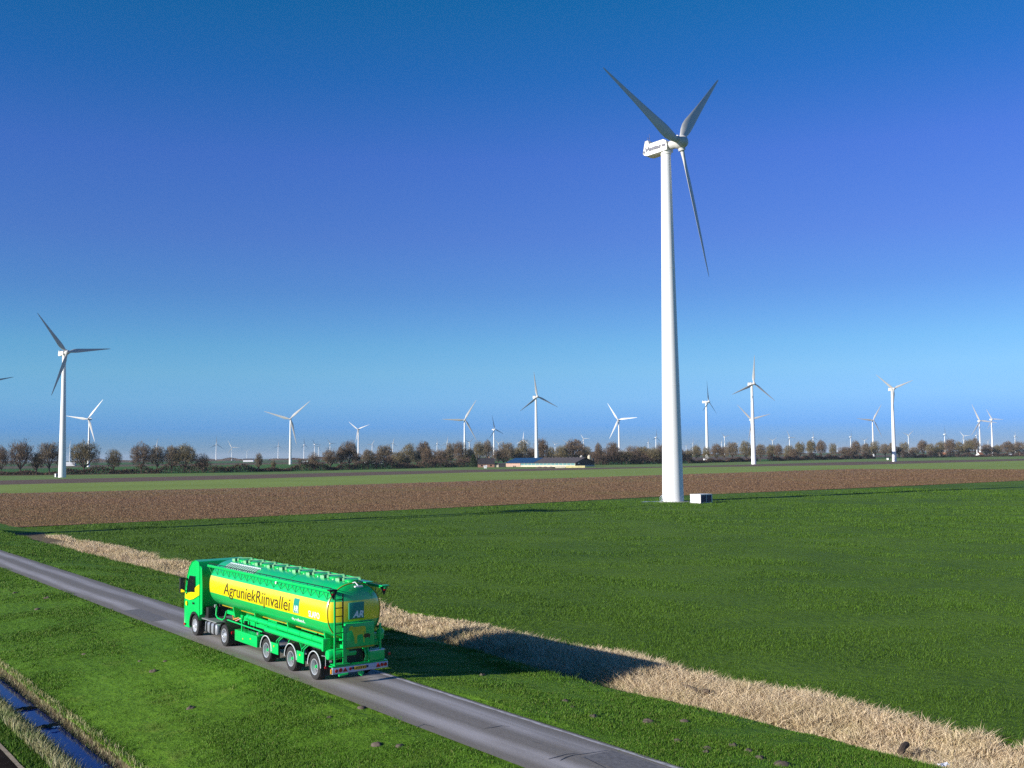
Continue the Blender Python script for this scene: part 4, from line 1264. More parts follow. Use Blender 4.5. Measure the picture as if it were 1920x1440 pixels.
for px0, px1, py, h_, mt, lab in ((1041, 1060, 877.6, 1.5, 'cream', 'low cream silage wall in front of the barn'), (1061, 1097, 877.2, 1.7, 'yellowwall', 'long yellowish silage wall at the barn yard')):
    a0, L0, an0 = along(px0, py, px1, py - 0.2)
    e = empty('silage_wall', a0, an0, label=lab, cat='wall')
    npan = max(3, int(L0 / 2.4))
    for i in range(npan):
        q = MB(); q.box((L0 * (i + .5) / npan, 0, h_ / 2), (L0 / npan - .05, .3, h_ + rt.uniform(-.08, .08)), 0.03); q.build('panel', M[mt], e, smooth=0)
for i, px in enumerate((1012, 1022, 1033)):
    g = ground_at(px, 877.8)
    q = MB(); q.lathe([(3.2, -.1), (2.7, .5), (1.6, 1.1), (0.0, 1.35)], 'z', 14)
    o = q.build('soil_heap', M['molehill'], None, label='red-brown soil heap in front of the barn wall', cat='heap', group='soil heaps at the barn'); o.location = (g.x, g.y, GZ); o.scale = (1.2, 1, 1)

# ------------------------------------------------------------------ small things on the verges
mh = MB()
prof = [(0.2, -0.05), (0.17, 0.04), (0.12, 0.075), (0.06, 0.1), (0.0, 0.11)]
mh.lathe(prof, 'z', 14)
mh.v = [(x * (1 + .18 * math.sin(9 * y + 3)), y * (1 + .2 * math.sin(8 * x + 1)), z + .03 * math.sin(31 * x + 17 * y)) for x, y, z in mh.v]
mhm = mh.mesh('molehill', M['molehill'], 80)
def surf(px, py):
    z = 0.0
    for _ in range(8):
        g = ground_at(px, py, z)
        u, v = to_uv(g)
        z = float(height(np.array([u]), np.array([v]))[0])
    return ground_at(px, py, z)
for i, (px, py, s_) in enumerate([(288, 1259, 1.0), (678, 1328, .8), (358, 1328, .9), (707, 1397, .9), (750, 1399, .7), (88, 1122, 1.2), (70, 1143, .9), (28, 1112, .9), (158, 1227, .6), (1113, 1344, .85), (1214, 1355, 1.15), (1060, 1315, .7), (904, 1266, .7), (1283, 1353, .8),
                                  (1375, 1399, .9), (1326, 1404, .7), (1403, 1408, .7), (1425, 1422, .8), (1466, 1435, 1.2), (1324, 1410, .6), (1270, 1390, .7), (1073, 1326, .5), (262, 1240, .5), (310, 1240, .5), (618, 1345, .5)]):
    g = surf(px, py)
    o = link_mesh('molehill', mhm, loc=g, rot=(0, 0, i * 1.3), scale=(s_, s_, s_ * .9))
    left = g.x * N.x + g.y * N.y < 20
    tag(o, 'small brown molehill on the grass between road and water ditch' if left else 'small brown molehill on the grass between road and reed ditch', 'molehill', 'molehills between road and water' if left else 'molehills between road and reeds')
# scraps of litter in the water, mud bars with grass
for px, py, lab, s_ in ((105, 1366, 'crumpled white scrap of litter on the mud bar in the ditch', 1.0), (192, 1437, 'white scrap of litter floating in the ditch water', .8), (50, 1325, 'tiny white scrap of litter at the ditch bank', .5), (1768, 1437, 'white scrap of litter caught in the dry reeds', 1.2)):
    z = -1.38 if px < 1000 else -0.7
    g = ground_at(px, py, z)
    q = MB(); 
    rl = random.Random(px)
    vv = [(0.34 * s_ * (i / 4 - .5) + rl.uniform(-.03, .03), 0.16 * s_ * (j / 3 - .5) + rl.uniform(-.03, .03), rl.uniform(0.0, .09) * s_) for i in range(5) for j in range(4)]
    ff = [(i * 4 + j, i * 4 + j + 1, i * 4 + j + 5, i * 4 + j + 4) for i in range(4) for j in range(3)]
    q.add(vv, ff)
    o = q.build('litter', M['litter'], None, smooth=0, label=lab, cat='litter'); o.location = g; o.rotation_euler = (0, 0, 0.5)
for px, py, s_, lab in ((95, 1362, 1.0, 'dark mud bar crossing the ditch water under the litter'), (52, 1329, .8, 'small grassy mud bar narrowing the ditch water')):
    g = ground_at(px, py, -1.42)
    q = MB(); q.lathe([(0.75, -.25), (0.55, -.02), (0.4, .04), (0.2, .07), (0.0, .08)], 'z', 22)
    q.v = [(x * (1 + .35 * math.sin(7 * y + 1)), y * (1 + .5 * math.sin(6 * x + 2)), z + .05 * math.sin(19 * x + 4) * math.sin(23 * y)) for x, y, z in q.v]
    o = q.build('mud_bar', M['earth'], None, smooth=80, label=lab, cat='mud'); o.location = g; o.rotation_euler = (0, 0, ROAD_ANG + 1.4); o.scale = (s_, s_ * .55, 1)
# dark sticks lying in the reeds
for (pa, pb), lab in ((((1275, 1283), (1308, 1297)), 'dark crooked stick lying in the dry reeds'), (((1316, 1302), (1330, 1297)), 'short dark stump in the dry reeds'), (((1688, 1412), (1700, 1396)), 'dark broken stump where the reeds meet the verge')):
    A_, B_ = ground_at(*pa, -1.45), ground_at(*pb, -1.3)
    mid = A_.lerp(B_, .5) + Vector((0, 0, .08))
    q = MB(); q.tube([A_ - A_, mid - A_, B_ - A_], 0.05 if 'stick' in lab else 0.12, 7)
    o = q.build('branch', M['bark'], None, label=lab, cat='branch'); o.location = A_
# ------------------------------------------------------------------ the tanker truck
truck = empty('tanker_truck', UV(39.2, 20.8, 0.025), ROAD_ANG,
              label='green and yellow feed tanker truck with semi-trailer driving on the narrow road', cat='truck')
ZC, TA, TBT, TBB = 2.80, 1.25, 1.17, 1.15
def tank_sec(x, k, n=72):
    out = []
    for i in range(n):
        t = 2 * math.pi * i / n
        c, s = math.cos(t), math.sin(t)
        p = 2.15 if s >= 0 else 2.5
        bb = TBT if s >= 0 else TBB
        out.append((x, TA * k * math.copysign(abs(c) ** (2 / p), c), ZC + bb * k * math.copysign(abs(s) ** (2 / p), s)))
    return out
def tank_y(z):
    s = (z - ZC) / (TBT if z >= ZC else TBB)
    p = 2.15 if s >= 0 else 2.5
    return TA * max(0.0, 1 - abs(s) ** p) ** (1 / p)
def tank_z(y):
    return ZC + TBT * max(0.0, 1 - abs(y / TA) ** 2.15) ** (1 / 2.15)
XR, XF = 0.6, 13.35
rear = [(0.13, 0.02), (0.145, 0.3), (0.185, 0.55), (0.25, 0.76), (0.33, 0.9), (0.42, 0.965), (0.5, 0.99), (XR, 1.0)]
front = [(13.35, 1.0), (13.48, 0.985), (13.58, 0.95), (13.68, 0.86), (13.75, 0.7), (13.8, 0.4), (13.81, 0.02)]
b = MB()
b.loft([tank_sec(x, k) for x, k in rear] + [tank_sec(x, 1.0) for x in (2.5, 4.5, 6.5, 8.5, 10.5, 12.0)] + [tank_sec(x, k) for x, k in front])
tank = b.build('tank', M['tank'], truck, 50)
b = MB(); s_ = tank_sec(0.40, 0.962); b.tube(s_ + [s_[0]], 0.017, 6); b.build('seam_ring', M['gold'], tank)
for x in (4.9, 9.2):
    s_ = [p for p in tank_sec(x, 1.003) if p[2] > 3.3]
    s_.sort(key=lambda p: p[1])
    b = MB(); b.tube(s_, 0.012, 5); b.build('weld_seam', M['green'], tank)
for sg in (1, -1):
    b = MB()
    zl = 1.74
    b.box((6.95, sg * (tank_y(zl) + 0.01), zl), (12.5, 0.05, 0.05), 0.01); b.build('trim_line', M['gold'], tank)
EPS = 0.007
def side_map(x0, z0):
    return lambda s, t: (x0 - s, tank_y(z0 + t) + EPS, z0 + t)
lettering('lettering', 'AgruniekRijnvallei', side_map(11.55, 2.50), 7.72, 0.56, M['brownprint'], tank, shear=0.16, bold=0.006, cuts=10, capref='A', label='dark brown company lettering on the yellow band')
def side_panel_print(name, x0, x1, z0, z1, slant, material, eps):
    q = MB(); vv = []; ff = []; n = 8
    for i in range(n + 1):
        z = z0 + (z1 - z0) * i / n
        sh = slant * i / n
        for x in (x0 - sh, x1 - sh):
            vv.append((x, tank_y(z) + eps, z))
        if i: ff.append((2 * i - 2, 2 * i - 1, 2 * i + 1, 2 * i))
    q.add(vv, ff); return q.build(name, material, tank, smooth=0)
side_panel_print('logo_panel', 3.56, 3.02, 2.50, 3.12, 0.1, M['teal'], EPS)
lettering('logo_letters', 'AR', side_map(3.52, 2.53), 0.46, 0.30, M['whiteprint'], tank, shear=0.2, bold=0.03, cuts=6, capref='A', label='white logo letters on the teal panel')
for q_, bd, mt in ((0.004, 0.045, 'brownprint'), (0.012, 0.018, 'whiteprint')):
    lettering('small_lettering', 'SLAPO', (lambda e_: (lambda s, t: (2.02 - s, tank_y(2.50 + t) + e_, 2.50 + t)))(q_), 1.02, 0.25, M[mt], tank, bold=bd, cuts=4, capref='L')
lettering('slogan', 'vb rollend.', side_map(3.9, 2.13), 1.3, 0.15, M['whiteprint'], tank, bold=0.025, cuts=3, capref='b')

# rear end print and panel
def rear_map(y0, z0, x=0.096):
    return lambda s, t: (x, y0 - s, z0 + t)
b = MB(); b.box((0.125, 0.035, 2.84), (0.05, 0.68, 0.67), 0.008); b.build('rear_logo_panel', M['teal'], tank)
lettering('rear_logo_letters', 'AR', rear_map(0.22, 2.56), 0.5, 0.27, M['whiteprint'], tank, shear=0.3, bold=0.04, capref='A')
b = MB(); b.add([(0.0965, 0.26, 2.545), (0.0965, -0.27, 2.53), (0.0965, -0.27, 2.505), (0.0965, 0.26, 2.52)], [(0, 1, 2, 3)]); b.build('logo_underline', M['gold'], tank, smooth=0)
rp = MB(); rp.box((0.12, -0.05, 1.85), (0.34, 1.30, 1.02), 0.03)
rpan = rp.build('rear_panel', M['green'], truck)
b = MB(); b.box((-0.055, -0.05, 1.39), (0.02, 1.28, 0.055)); b.build('gold_strip', M['gold'], rpan, smooth=0)
cow = [(0.44, 2.22), (0.38, 2.27), (0.30, 2.265), (0.27, 2.22), (0.05, 2.21), (-0.20, 2.22), (-0.27, 2.20), (-0.30, 2.10), (-0.30, 1.86), (-0.275, 1.86), (-0.265, 2.03), (-0.24, 1.98), (-0.23, 1.78), (-0.24, 1.56), (-0.20, 1.56), (-0.185, 1.78), (-0.15, 1.90),
       (0.07, 1.88), (0.10, 1.78), (0.10, 1.55), (0.14, 1.55), (0.15, 1.75), (0.165, 1.55), (0.20, 1.55), (0.215, 1.78), (0.27, 1.95), (0.33, 2.08), (0.40, 2.10), (0.455, 2.08), (0.47, 2.13)]
b = MB(); b.prism(cow, 'yz', -0.0565, -0.0535); b.build('cow_print', M['olive'], rpan, smooth=0, label='yellow-green cow silhouette on the rear panel')
pig = [(-0.20, 1.86), (-0.28, 1.90), (-0.44, 1.90), (-0.50, 1.85), (-0.50, 1.76), (-0.47, 1.68), (-0.45, 1.74), (-0.30, 1.74), (-0.28, 1.68), (-0.26, 1.76), (-0.19, 1.79)]
b = MB(); b.prism(pig, 'yz', -0.058, -0.0545); b.build('small_animal_print', M['brownprint'], rpan, smooth=0, label='small dark animal silhouette beside the cow')

# walkway beams with V braces, wire rail
for sg in (1, -1):
    wk = MB(); wk.box((6.85, sg * 1.19, 3.70), (13.9, 0.10, 0.12), 0.015)
    wko = wk.build('walkway_beam', M['green'], truck)
    for i in range(18):
        x = 0.55 + i * 0.755
        q = MB()
        q.cyl((x - 0.27, sg * 1.2, 3.65), (x, sg * (tank_y(3.34) + 0.015), 3.34), 0.014, n=5)
        q.cyl((x + 0.27, sg * 1.2, 3.65), (x, sg * (tank_y(3.34) + 0.015), 3.34), 0.014, n=5)
        q.build('brace', M['greenshade'], wko)
    q = MB(); q.tube([(0.1, sg * 1.16, 3.83), (13.75, sg * 1.16, 3.83)], 0.013, 5)
    for i in range(20): q.cyl((0.2 + i * 0.71, sg * 1.17, 3.75), (0.2 + i * 0.71, sg * 1.16, 3.83), 0.011, n=4)
    q.build('wire_rail', M['black'], wko)
    # end bracket with marker lamp
    q = MB(); q.prism([(sg * 1.32, 3.74), (sg * 0.98, 3.74), (sg * 1.16, 3.38)], 'yz', -0.06, 0.0); br = q.build('end_bracket', M['black'], truck, smooth=0)
    q = MB(); q.box((-0.075, sg * 1.18, 3.6), (0.04, 0.1, 0.06), 0.01); q.build('marker_lamp', M['red'], br)
    q = MB(); q.box((-0.02, sg * 1.18, 3.76), (0.25, 0.36, 0.05), 0.01); q.build('cap_plate', M['black' if sg > 0 else 'green'], br)
q = MB(); q.lathe([(0.0, 0.02), (0.06, 0.015), (0.065, -0.03), (0, -0.035)], 'y', 14); wl_ = q.build('work_lamp', M['whiteprint'], truck); wl_.location = (5.3, 1.27, 3.6)
# catwalk plank right of the lids
q = MB(); q.box((6.7, -0.62, tank_z(0.62) + 0.08), (13.0, 0.36, 0.04)); q.build('catwalk', M['green'], truck, smooth=0)

# filler lids on the crown of the tank
lid = MB(); lid.lathe([(0.27, -0.03), (0.27, 0.03), (0.30, 0.035), (0.30, 0.06), (0.22, 0.085), (0.0, 0.095)], 'z', 24)
lidm = lid.mesh('filler_lid', M['green'])
cl = MB(); cl.box((0.34, 0, 0.06), (0.09, 0.09, 0.12), 0.01); cl.box((-0.34, 0, 0.06), (0.09, 0.09, 0.12), 0.01); cl.cyl((-0.36, 0, 0.15), (0.36, 0, 0.15), 0.022, n=6)
clm = cl.mesh('clamp_bar', M['palegreen'])
for i in range(9):
    x = 0.75 + i * 1.42
    l_ = link_mesh('filler_lid', lidm, truck, loc=(x, -0.08, tank_z(0.08)))
    link_mesh('clamp_bar', clm, l_, rot=(0, 0, 0.9))
    q = MB(); q.box((x + 0.55, 0.28, tank_z(0.28) + 0.05), (0.34, 0.05, 0.12), 0.01); q.box((x + 0.55, 0.12, tank_z(0.12) + 0.06), (0.05, 0.3, 0.12), 0.01); q.build('lid_bracket', M['palegreen'], truck)
q = MB(); q.tube([(0.6, -0.45, 4.02), (0.9, -0.45, 4.06), (12.6, -0.45, 4.06), (12.9, -0.45, 4.02)], 0.022, 6); q.build('top_rail', M['green'], truck)
# slatted white grille on the shoulder
gr = empty('slat_grille', (0, 0, 0)); gr.parent = truck
def on_tank(x, y, up=0.03): return Vector((x, y, tank_z(y) + up))
for yy in (0.56, 0.98):
    q = MB(); q.tube([on_tank(8.6, yy), on_tank(12.35, yy)], 0.03, 6); q.build('grille_rail', M['slat'], gr)
for i in range(14):
    x = 8.75 + i * 0.27
    q = MB(); q.tube([on_tank(x, 0.56), on_tank(x, 0.7, 0.035), on_tank(x, 0.85, 0.035), on_tank(x, 0.98)], 0.035, 5); q.build('slat', M['slat'], gr)

# wheels
TY = [(0.30, -0.15), (0.34, -0.175), (0.45, -0.185), (0.505, -0.165), (0.525, -0.12), (0.525, 0.12), (0.505, 0.165), (0.45, 0.185), (0.34, 0.175), (0.30, 0.15), (0.30, -0.15)]
def lathe_open(prof, axis, n):
    q = MB(); q.lathe(prof, axis, n); q.f = [f for f in q.f if len(f) <= 4]; q.m = q.m[:len(q.f)]
    return q
tyre_m = lathe_open(TY, 'y', 40).mesh('tyre', M['rubber'], 30)
rim_m = lathe_open([(0.335, 0.165), (0.322, 0.184), (0.298, 0.178), (0.288, 0.12), (0.272, 0.02), (0.262, -0.03)], 'y', 36).mesh('rim', M['alu'])
disc_m = lathe_open([(0.272, 0.02), (0.25, -0.02), (0.20, -0.03), (0.165, 0.01), (0.14, 0.02), (0.0, 0.02)], 'y', 32).mesh('wheel_disc', M['disc'])
discs_m = lathe_open([(0.272, 0.06), (0.25, 0.07), (0.20, 0.10), (0.165, 0.11), (0.14, 0.11), (0.0, 0.11)], 'y', 32).mesh('wheel_disc', M['alu'])
q = MB()
for k in range(10):
    a = 2 * math.pi * k / 10
    q.lathe([(0.03, -0.02), (0.03, 0.02)], 'y', 8, (0.225 * math.sin(a), -0.015, 0.232 * math.cos(a)))
hole_m = q.mesh('rim_holes', M['black'])
hubg_m = MB().lathe([(0.10, 0.0), (0.09, 0.05), (0.07, 0.08), (0.06, 0.12), (0.0, 0.13)], 'y', 20).mesh('hub_cap', M['green'])
hubs_m = MB().lathe([(0.15, 0.0), (0.15, 0.13), (0.11, 0.18), (0.0, 0.2)], 'y', 20).mesh('hub_cap', M['alu'])
def wheel(x, side, kind):
    y = side * 1.04
    w_ = empty('wheel', (x, y, 0.505), 0 if side > 0 else math.pi); w_.parent = truck
    link_mesh('tyre', tyre_m, w_)
    link_mesh('rim', rim_m, w_)
    link_mesh('wheel_disc', discs_m if kind == 'steer' else disc_m, w_)
    link_mesh('rim_holes', hole_m, w_, loc=(0, 0.065 if kind == 'steer' else -0.02, 0))
    link_mesh('hub_cap', hubg_m if kind == 'trailer' else hubs_m, w_)
    if kind == 'drive':
        link_mesh('tyre', tyre_m, w_, loc=(0, -0.36, 0))
    return w_
AX = [(15.55, 'steer'), (11.5, 'drive'), (6.45, 'trailer'), (3.85, 'trailer'), (1.55, 'trailer')]
for x, kd in AX:
    for sd_ in (1, -1): wheel(x, sd_, kd)
    q = MB(); q.cyl((x, -0.95, 0.52), (x, 0.95, 0.52), 0.075, n=12); q.box((x, 0, 0.52), (0.3, 0.3, 0.3), 0.05); q.build('axle', M['black'], truck)
def arc(cx, cz, r, a0, a1, n=16):
    return [(cx + r * math.cos(R(a0 + (a1 - a0) * i / n)), cz + r * math.sin(R(a0 + (a1 - a0) * i / n))) for i in range(n + 1)]
def mudguard(x, side, r=0.60, col='black', y0=0.83, y1=1.23, a0=5, a1=175, trim='slat'):
    outer = arc(x, 0.53, r + 0.018, a0, a1); inner = arc(x, 0.53, r, a1, a0)
    q = MB(); q.prism(outer + inner, 'xz', side * y0, side * y1); o = q.build('mudguard', M[col], truck, 50)
    if trim:
        q = MB(); q.tube([(a_, side * y1, z_) for a_, z_ in arc(x, 0.53, r + 0.012, a0 - 4, a1 + 4)], 0.022, 6); q.build('trim', M[trim], o)
    q = MB(); q.box((x - r - 0.02, side * (y0 + y1) / 2, 0.42), (0.02, y1 - y0, 0.42)); q.build('mudflap', M['black'], o, smooth=0)
    return o
for x, kd in AX[2:]:
    for sd_ in (1, -1): mudguard(x, sd_)
for sd_ in (1, -1):
    mudguard(11.5, sd_, 0.60, 'black', 0.5, 1.23, 15, 170, None)
    outer = arc(3.9, 0.62, 0.80, 15, 165); inner = arc(3.9, 0.62, 0.765, 165, 15)
    q = MB(); q.prism(outer + inner, 'xz', sd_ * 0.9, sd_ * 1.02); q.build('hose_arch', M['green'], truck, 50)

# trailer frame, pipes, side boxes
for sd_ in (1, -1):
    q = MB(); q.box((5.7, sd_ * 0.46, 1.30), (11.2, 0.16, 0.34), 0.01); q.build('frame_rail', M['green'], truck, smooth=0)
    for x in (1.0, 4.6, 8.2, 10.8):
        q = MB(); q.prism([(sd_ * 0.4, 1.4), (sd_ * 0.95, 1.42), (sd_ * 1.05, 1.95), (sd_ * 0.4, 1.75)], 'yz', x - 0.05, x + 0.05); q.build('saddle', M['green'], truck, smooth=0)
    q = MB(); q.tube([(0.8, sd_ * 1.05, 1.60), (9.0, sd_ * 1.05, 1.66)], 0.125, 14); p1 = q.build('discharge_pipe', M['green'], truck)
    q = MB(); q.tube([(0.8, sd_ * 1.14, 1.38), (6.6, sd_ * 1.14, 1.40)], 0.115, 14); p2 = q.build('discharge_pipe', M['green'], truck)
    for x in (1.9, 3.1, 4.3, 5.5, 6.5, 7.6, 8.7):
        q = MB(); q.lathe([(0.128, -0.025), (0.14, -0.02), (0.14, 0.02), (0.128, 0.025)], 'x', 14, (x, sd_ * 1.05, 1.6 + 0.0073 * (x - 0.8))); q.build('pipe_clamp', M['green'], p1)
    q = MB(); q.box((0.72, sd_ * 1.1, 1.5), (0.16, 0.34, 0.5), 0.03); q.build('pipe_end_box', M['green'], truck)
    q = MB(); q.tube([(11.1, sd_ * 1.2, 1.30), (6.9, sd_ * 1.2, 1.25)], 0.035, 8); q.build('side_rail', M['green'], truck)
    q = MB(); q.box((9.35, sd_ * 1.17, 1.27), (0.09, 0.06, 0.75)); q.build('rail_post', M['green'], truck, smooth=0)
    q = MB(); q.prism([(9.2, 1.72), (9.5, 1.72), (9.4, 1.5), (9.3, 1.5)], 'xz', sd_ * 1.13, sd_ * 1.2); q.build('rail_bracket', M['green'], truck, smooth=0)
    q = MB(); q.box((7.3, sd_ * 1.17, 1.15), (0.05, 0.05, 0.3)); q.build('rail_post', M['green'], truck, smooth=0)
    q = MB(); q.box((8.78, sd_ * 1.0, 0.725), (2.66, 0.46, 0.50), 0.015); bx_ = q.build('side_box', M['green'], truck)
    for x in (8.2, 9.1):
        q = MB(); q.box((x, sd_ * 1.235, 0.78 - (0.12 if x > 9 else 0)), (0.09, 0.02, 0.05), 0.004); q.build('reflector', M['amber'], bx_)
    for xa, xb in ((5.14, 6.0), (2.55, 3.25)):
        q = MB(); q.box(((xa + xb) / 2, sd_ * 1.2, 0.71), (xb - xa, 0.05, 0.47), 0.012); pn = q.build('side_panel', M['green'], truck)
        q = MB(); q.box(((xa + xb) / 2, sd_ * 1.232, 0.80), (0.09, 0.02, 0.07), 0.004); q.build('reflector', M['amber'], pn)
        for dx in (0.0, 0.2):
            q = MB(); q.tube([(xa + 0.1 + dx, sd_ * 1.18, 0.9), (xa + 0.1 + dx, sd_ * 1.16, 1.05), (xa - 0.25 + dx, sd_ * 1.0, 1.35)], 0.022, 6); q.build('panel_stay', M['green'], pn)
    for x in (7.55,):
        q = MB(); q.box((x, sd_ * 1.12, 1.08), (0.16, 0.12, 0.12), 0.02); q.build('junction_box', M['steel'], truck)
    # landing gear
    q = MB(); q.box((10.0, sd_ * 0.72, 0.95), (0.14, 0.14, 0.75)); q.build('landing_leg', M['black'], truck, smooth=0)
# air cylinder, suspension bags, dark underbody
q = MB(); q.box((5.2, 0, 1.02), (9.0, 0.7, 0.26)); q.build('underframe', M['black'], truck, smooth=0)
q = MB(); q.cyl((8.4, -0.6, 1.05), (10.2, -0.6, 1.05), 0.2, n=16); q.build('air_tank', M['black'], truck)
q = MB(); q.lathe([(0.0, 0.05), (0.18, 0.07), (0.22, 0.15), (0.22, 1.25), (0.18, 1.33), (0, 1.35)], 'y', 20, (0.35, -0.1, 1.15)); q.build('blower', M['green'], truck)

# rear: posts, ladder, bumper, boxes
q = MB(); q.box((-0.02, 1.08, 2.2), (0.07, 0.07, 3.0), 0.01); lad = q.build('ladder_upright', M['green'], truck)
q = MB(); q.box((-0.02, 0.72, 2.9), (0.05, 0.05, 1.35), 0.008); q.build('ladder_upright', M['black'], truck)
for i in range(8):
    z = 1.05 + i * 0.33
    q = MB(); q.cyl((-0.02, 1.08, z), (-0.02, 0.72 if z > 2.3 else 0.68, z), 0.02, n=6); q.build('rung', M['black'], lad)
q = MB(); q.tube([(-0.02, 1.08, 3.66), (-0.02, 1.3, 3.70)], 0.03, 6); q.build('ladder_top', M['green'], lad)
q = MB(); q.box((-0.01, 0.63, 1.55), (0.08, 0.16, 1.5), 0.01); q.build('rear_post', M['green'], truck)
q = MB(); q.box((0.02, -1.0, 1.5), (0.08, 0.08, 1.5), 0.01); q.build('rear_post', M['green'], truck)
q = MB(); q.box((0.0, 0, 0.745), (0.32, 2.5, 0.04)); q.box((0.05, 0.8, 0.80), (0.4, 0.7, 0.03)); q.build('rear_step', M['green'], truck, smooth=0)
q = MB(); q.box((-0.13, 0, 0.585), (0.09, 2.52, 0.25), 0.015); bum = q.build('bumper', M['bumper'], truck)
xb = -0.18
def disc(y, z, r, mt, name='lamp', n=16):
    q = MB(); q.lathe([(r, 0.0), (r * .9, -0.022), (0, -0.026)], 'x', n, (xb + 0.006, y, z)); q.build(name, M[mt], bum)
disc(1.08, 0.585, 0.075, 'red'); disc(0.90, 0.595, 0.085, 'red'); disc(0.46, 0.6, 0.065, 'red')
disc(-1.14, 0.59, 0.075, 'red'); disc(-0.98, 0.59, 0.075, 'red')
for yt in (0.70, -0.80):
    q = MB(); q.prism([(yt + 0.1, 0.52), (yt - 0.1, 0.52), (yt, 0.68)], 'yz', xb + 0.005, xb - 0.02); q.build('triangle_reflector', M['red'], bum, smooth=0)
q = MB(); q.box((xb, 0.02, 0.60), (0.02, 0.54, 0.13), 0.004); pl = q.build('number_plate', M['plate'], bum)
for i in range(6):
    q = MB(); q.box((xb - 0.0115, 0.21 - i * 0.075 - (0.02 if i > 1 else 0) - (0.01 if i > 3 else 0), 0.60), (0.003, 0.035, 0.075)); q.build('plate_mark', M['black'], pl, smooth=0)
for yy in (0.34, -0.30):
    q = MB(); q.box((xb, yy, 0.61), (0.02, 0.08, 0.09), 0.005); q.build('plate_lamp', M['navy'], bum)
q = MB(); q.box((-0.12, 1.285, 0.58), (0.07, 0.04, 0.18), 0.01); q.build('side_lamp', M['amber'], bum)
q = MB(); q.lathe([(0.0, 0.03), (0.055, 0.02), (0.06, -0.04), (0, -0.05)], 'x', 12, (-0.05, -1.38, 0.98)); q.build('red_marker', M['red'], truck)
q = MB(); q.tube([(0.0, -1.2, 0.85), (0.0, -1.37, 0.95)], 0.015, 5); q.build('marker_stalk', M['black'], truck)
q = MB(); q.lathe([(0.0, 0.03), (0.05, 0.02), (0.055, -0.04), (0, -0.05)], 'x', 12, (0.55, 1.2, 0.62)); q.build('red_marker', M['red'], truck)
q = MB(); q.tube([(0.55, 1.2, 1.05), (0.55, 1.2, 0.68)], 0.014, 5); q.tube([(0.9, 1.2, 1.05), (0.25, 1.15, 1.07)], 0.02, 5); q.build('marker_stalk', M['steel'], truck)
q = MB(); q.box((0.12, -0.81, 0.97), (0.42, 0.68, 0.40), 0.02); tb_ = q.build('tool_box', M['green'], truck)
q = MB(); q.box((0.12, -0.81, 1.185), (0.45, 0.71, 0.03), 0.008); q.build('lid', M['slat'], tb_)
q = MB(); q.box((0.25, 0.1, 1.05), (0.2, 0.7, 0.55)); q.build('rear_cabinet', M['black'], truck, smooth=0)
for yy in (-0.28, -0.42):
    q = MB(); q.tube([(-0.02, yy, 0.82), (-0.05, yy - 0.03, 1.0), (-0.02, yy, 1.2), (0.1, yy, 1.36)], 0.035, 8); q.build('hose', M['green'], truck)
q = MB(); q.lathe([(0.0, -0.16), (0.12, -0.14), (0.16, -0.05), (0.16, 0.2), (0.1, 0.28), (0, 0.3)], 'z', 16, (0.15, -1.08, 1.72)); q.build('filter_pod', M['green'], truck)
q = MB(); q.cyl((0.15, -1.0, 1.55), (0.15, -0.7, 1.5), 0.07, n=10); q.build('pod_pipe', M['green'], truck)
q = MB(); q.cyl((-0.02, 0.9, 0.36), (-0.02, 0.5, 0.40), 0.05, n=8); q.cyl((0.0, 0.0, 0.42), (-0.1, -0.15, 0.30), 0.1, n=12); q.build('coupling', M['green'], truck)
# lamp over the dished end
q = MB(); q.tube([(0.42, 0.05, 3.93), (0.2, 0.05, 3.98), (0.02, 0.02, 3.86)], 0.022, 6); lm = q.build('lamp_arm', M['slat'], truck)
q = MB(); q.box((0.0, 0.0, 3.82), (0.12, 0.36, 0.06), 0.015); q.build('lamp_head', M['whiteprint'], lm)

# ---- tractor
cabp = [(14.85, 1.02), (14.85, 3.55), (14.98, 3.80), (15.5, 3.86), (16.0, 3.74), (16.4, 3.45), (16.72, 2.95), (17.0, 2.15), (17.08, 1.5), (17.08, 0.42), (16.95, 0.30), (16.32, 0.30)]
cabp += [(x, z) for x, z in arc(15.55, 0.50, 0.72, -12, 152, 14)] 
secs = []
for y, kx, kz in ((-1.20, 0.965, 0.975), (-1.25, 0.99, 0.995), (-1.25, 1.0, 1.0), (1.25, 1.0, 1.0), (1.25, 0.99, 0.995), (1.20, 0.965, 0.975)):
    yy = y
    secs.append([(15.95 + (x - 15.95) * kx if abs(y) < 1.24 else x, yy, 2.0 + (z - 2.0) * kz if abs(y) < 1.24 else z) for x, z in cabp])
b = MB(); b.loft([secs[0], secs[2], secs[3], secs[5]])
cab = b.build('cab', M['green'], truck, 40)
YC = 1.256
q = MB()
top = [(14.87, 2.66), (15.3, 2.52), (15.8, 2.26), (16.3, 2.10), (16.95, 2.04)]
bot = [(16.98, 1.76), (16.3, 1.74), (15.8, 1.82), (15.3, 1.98), (14.87, 2.12)]
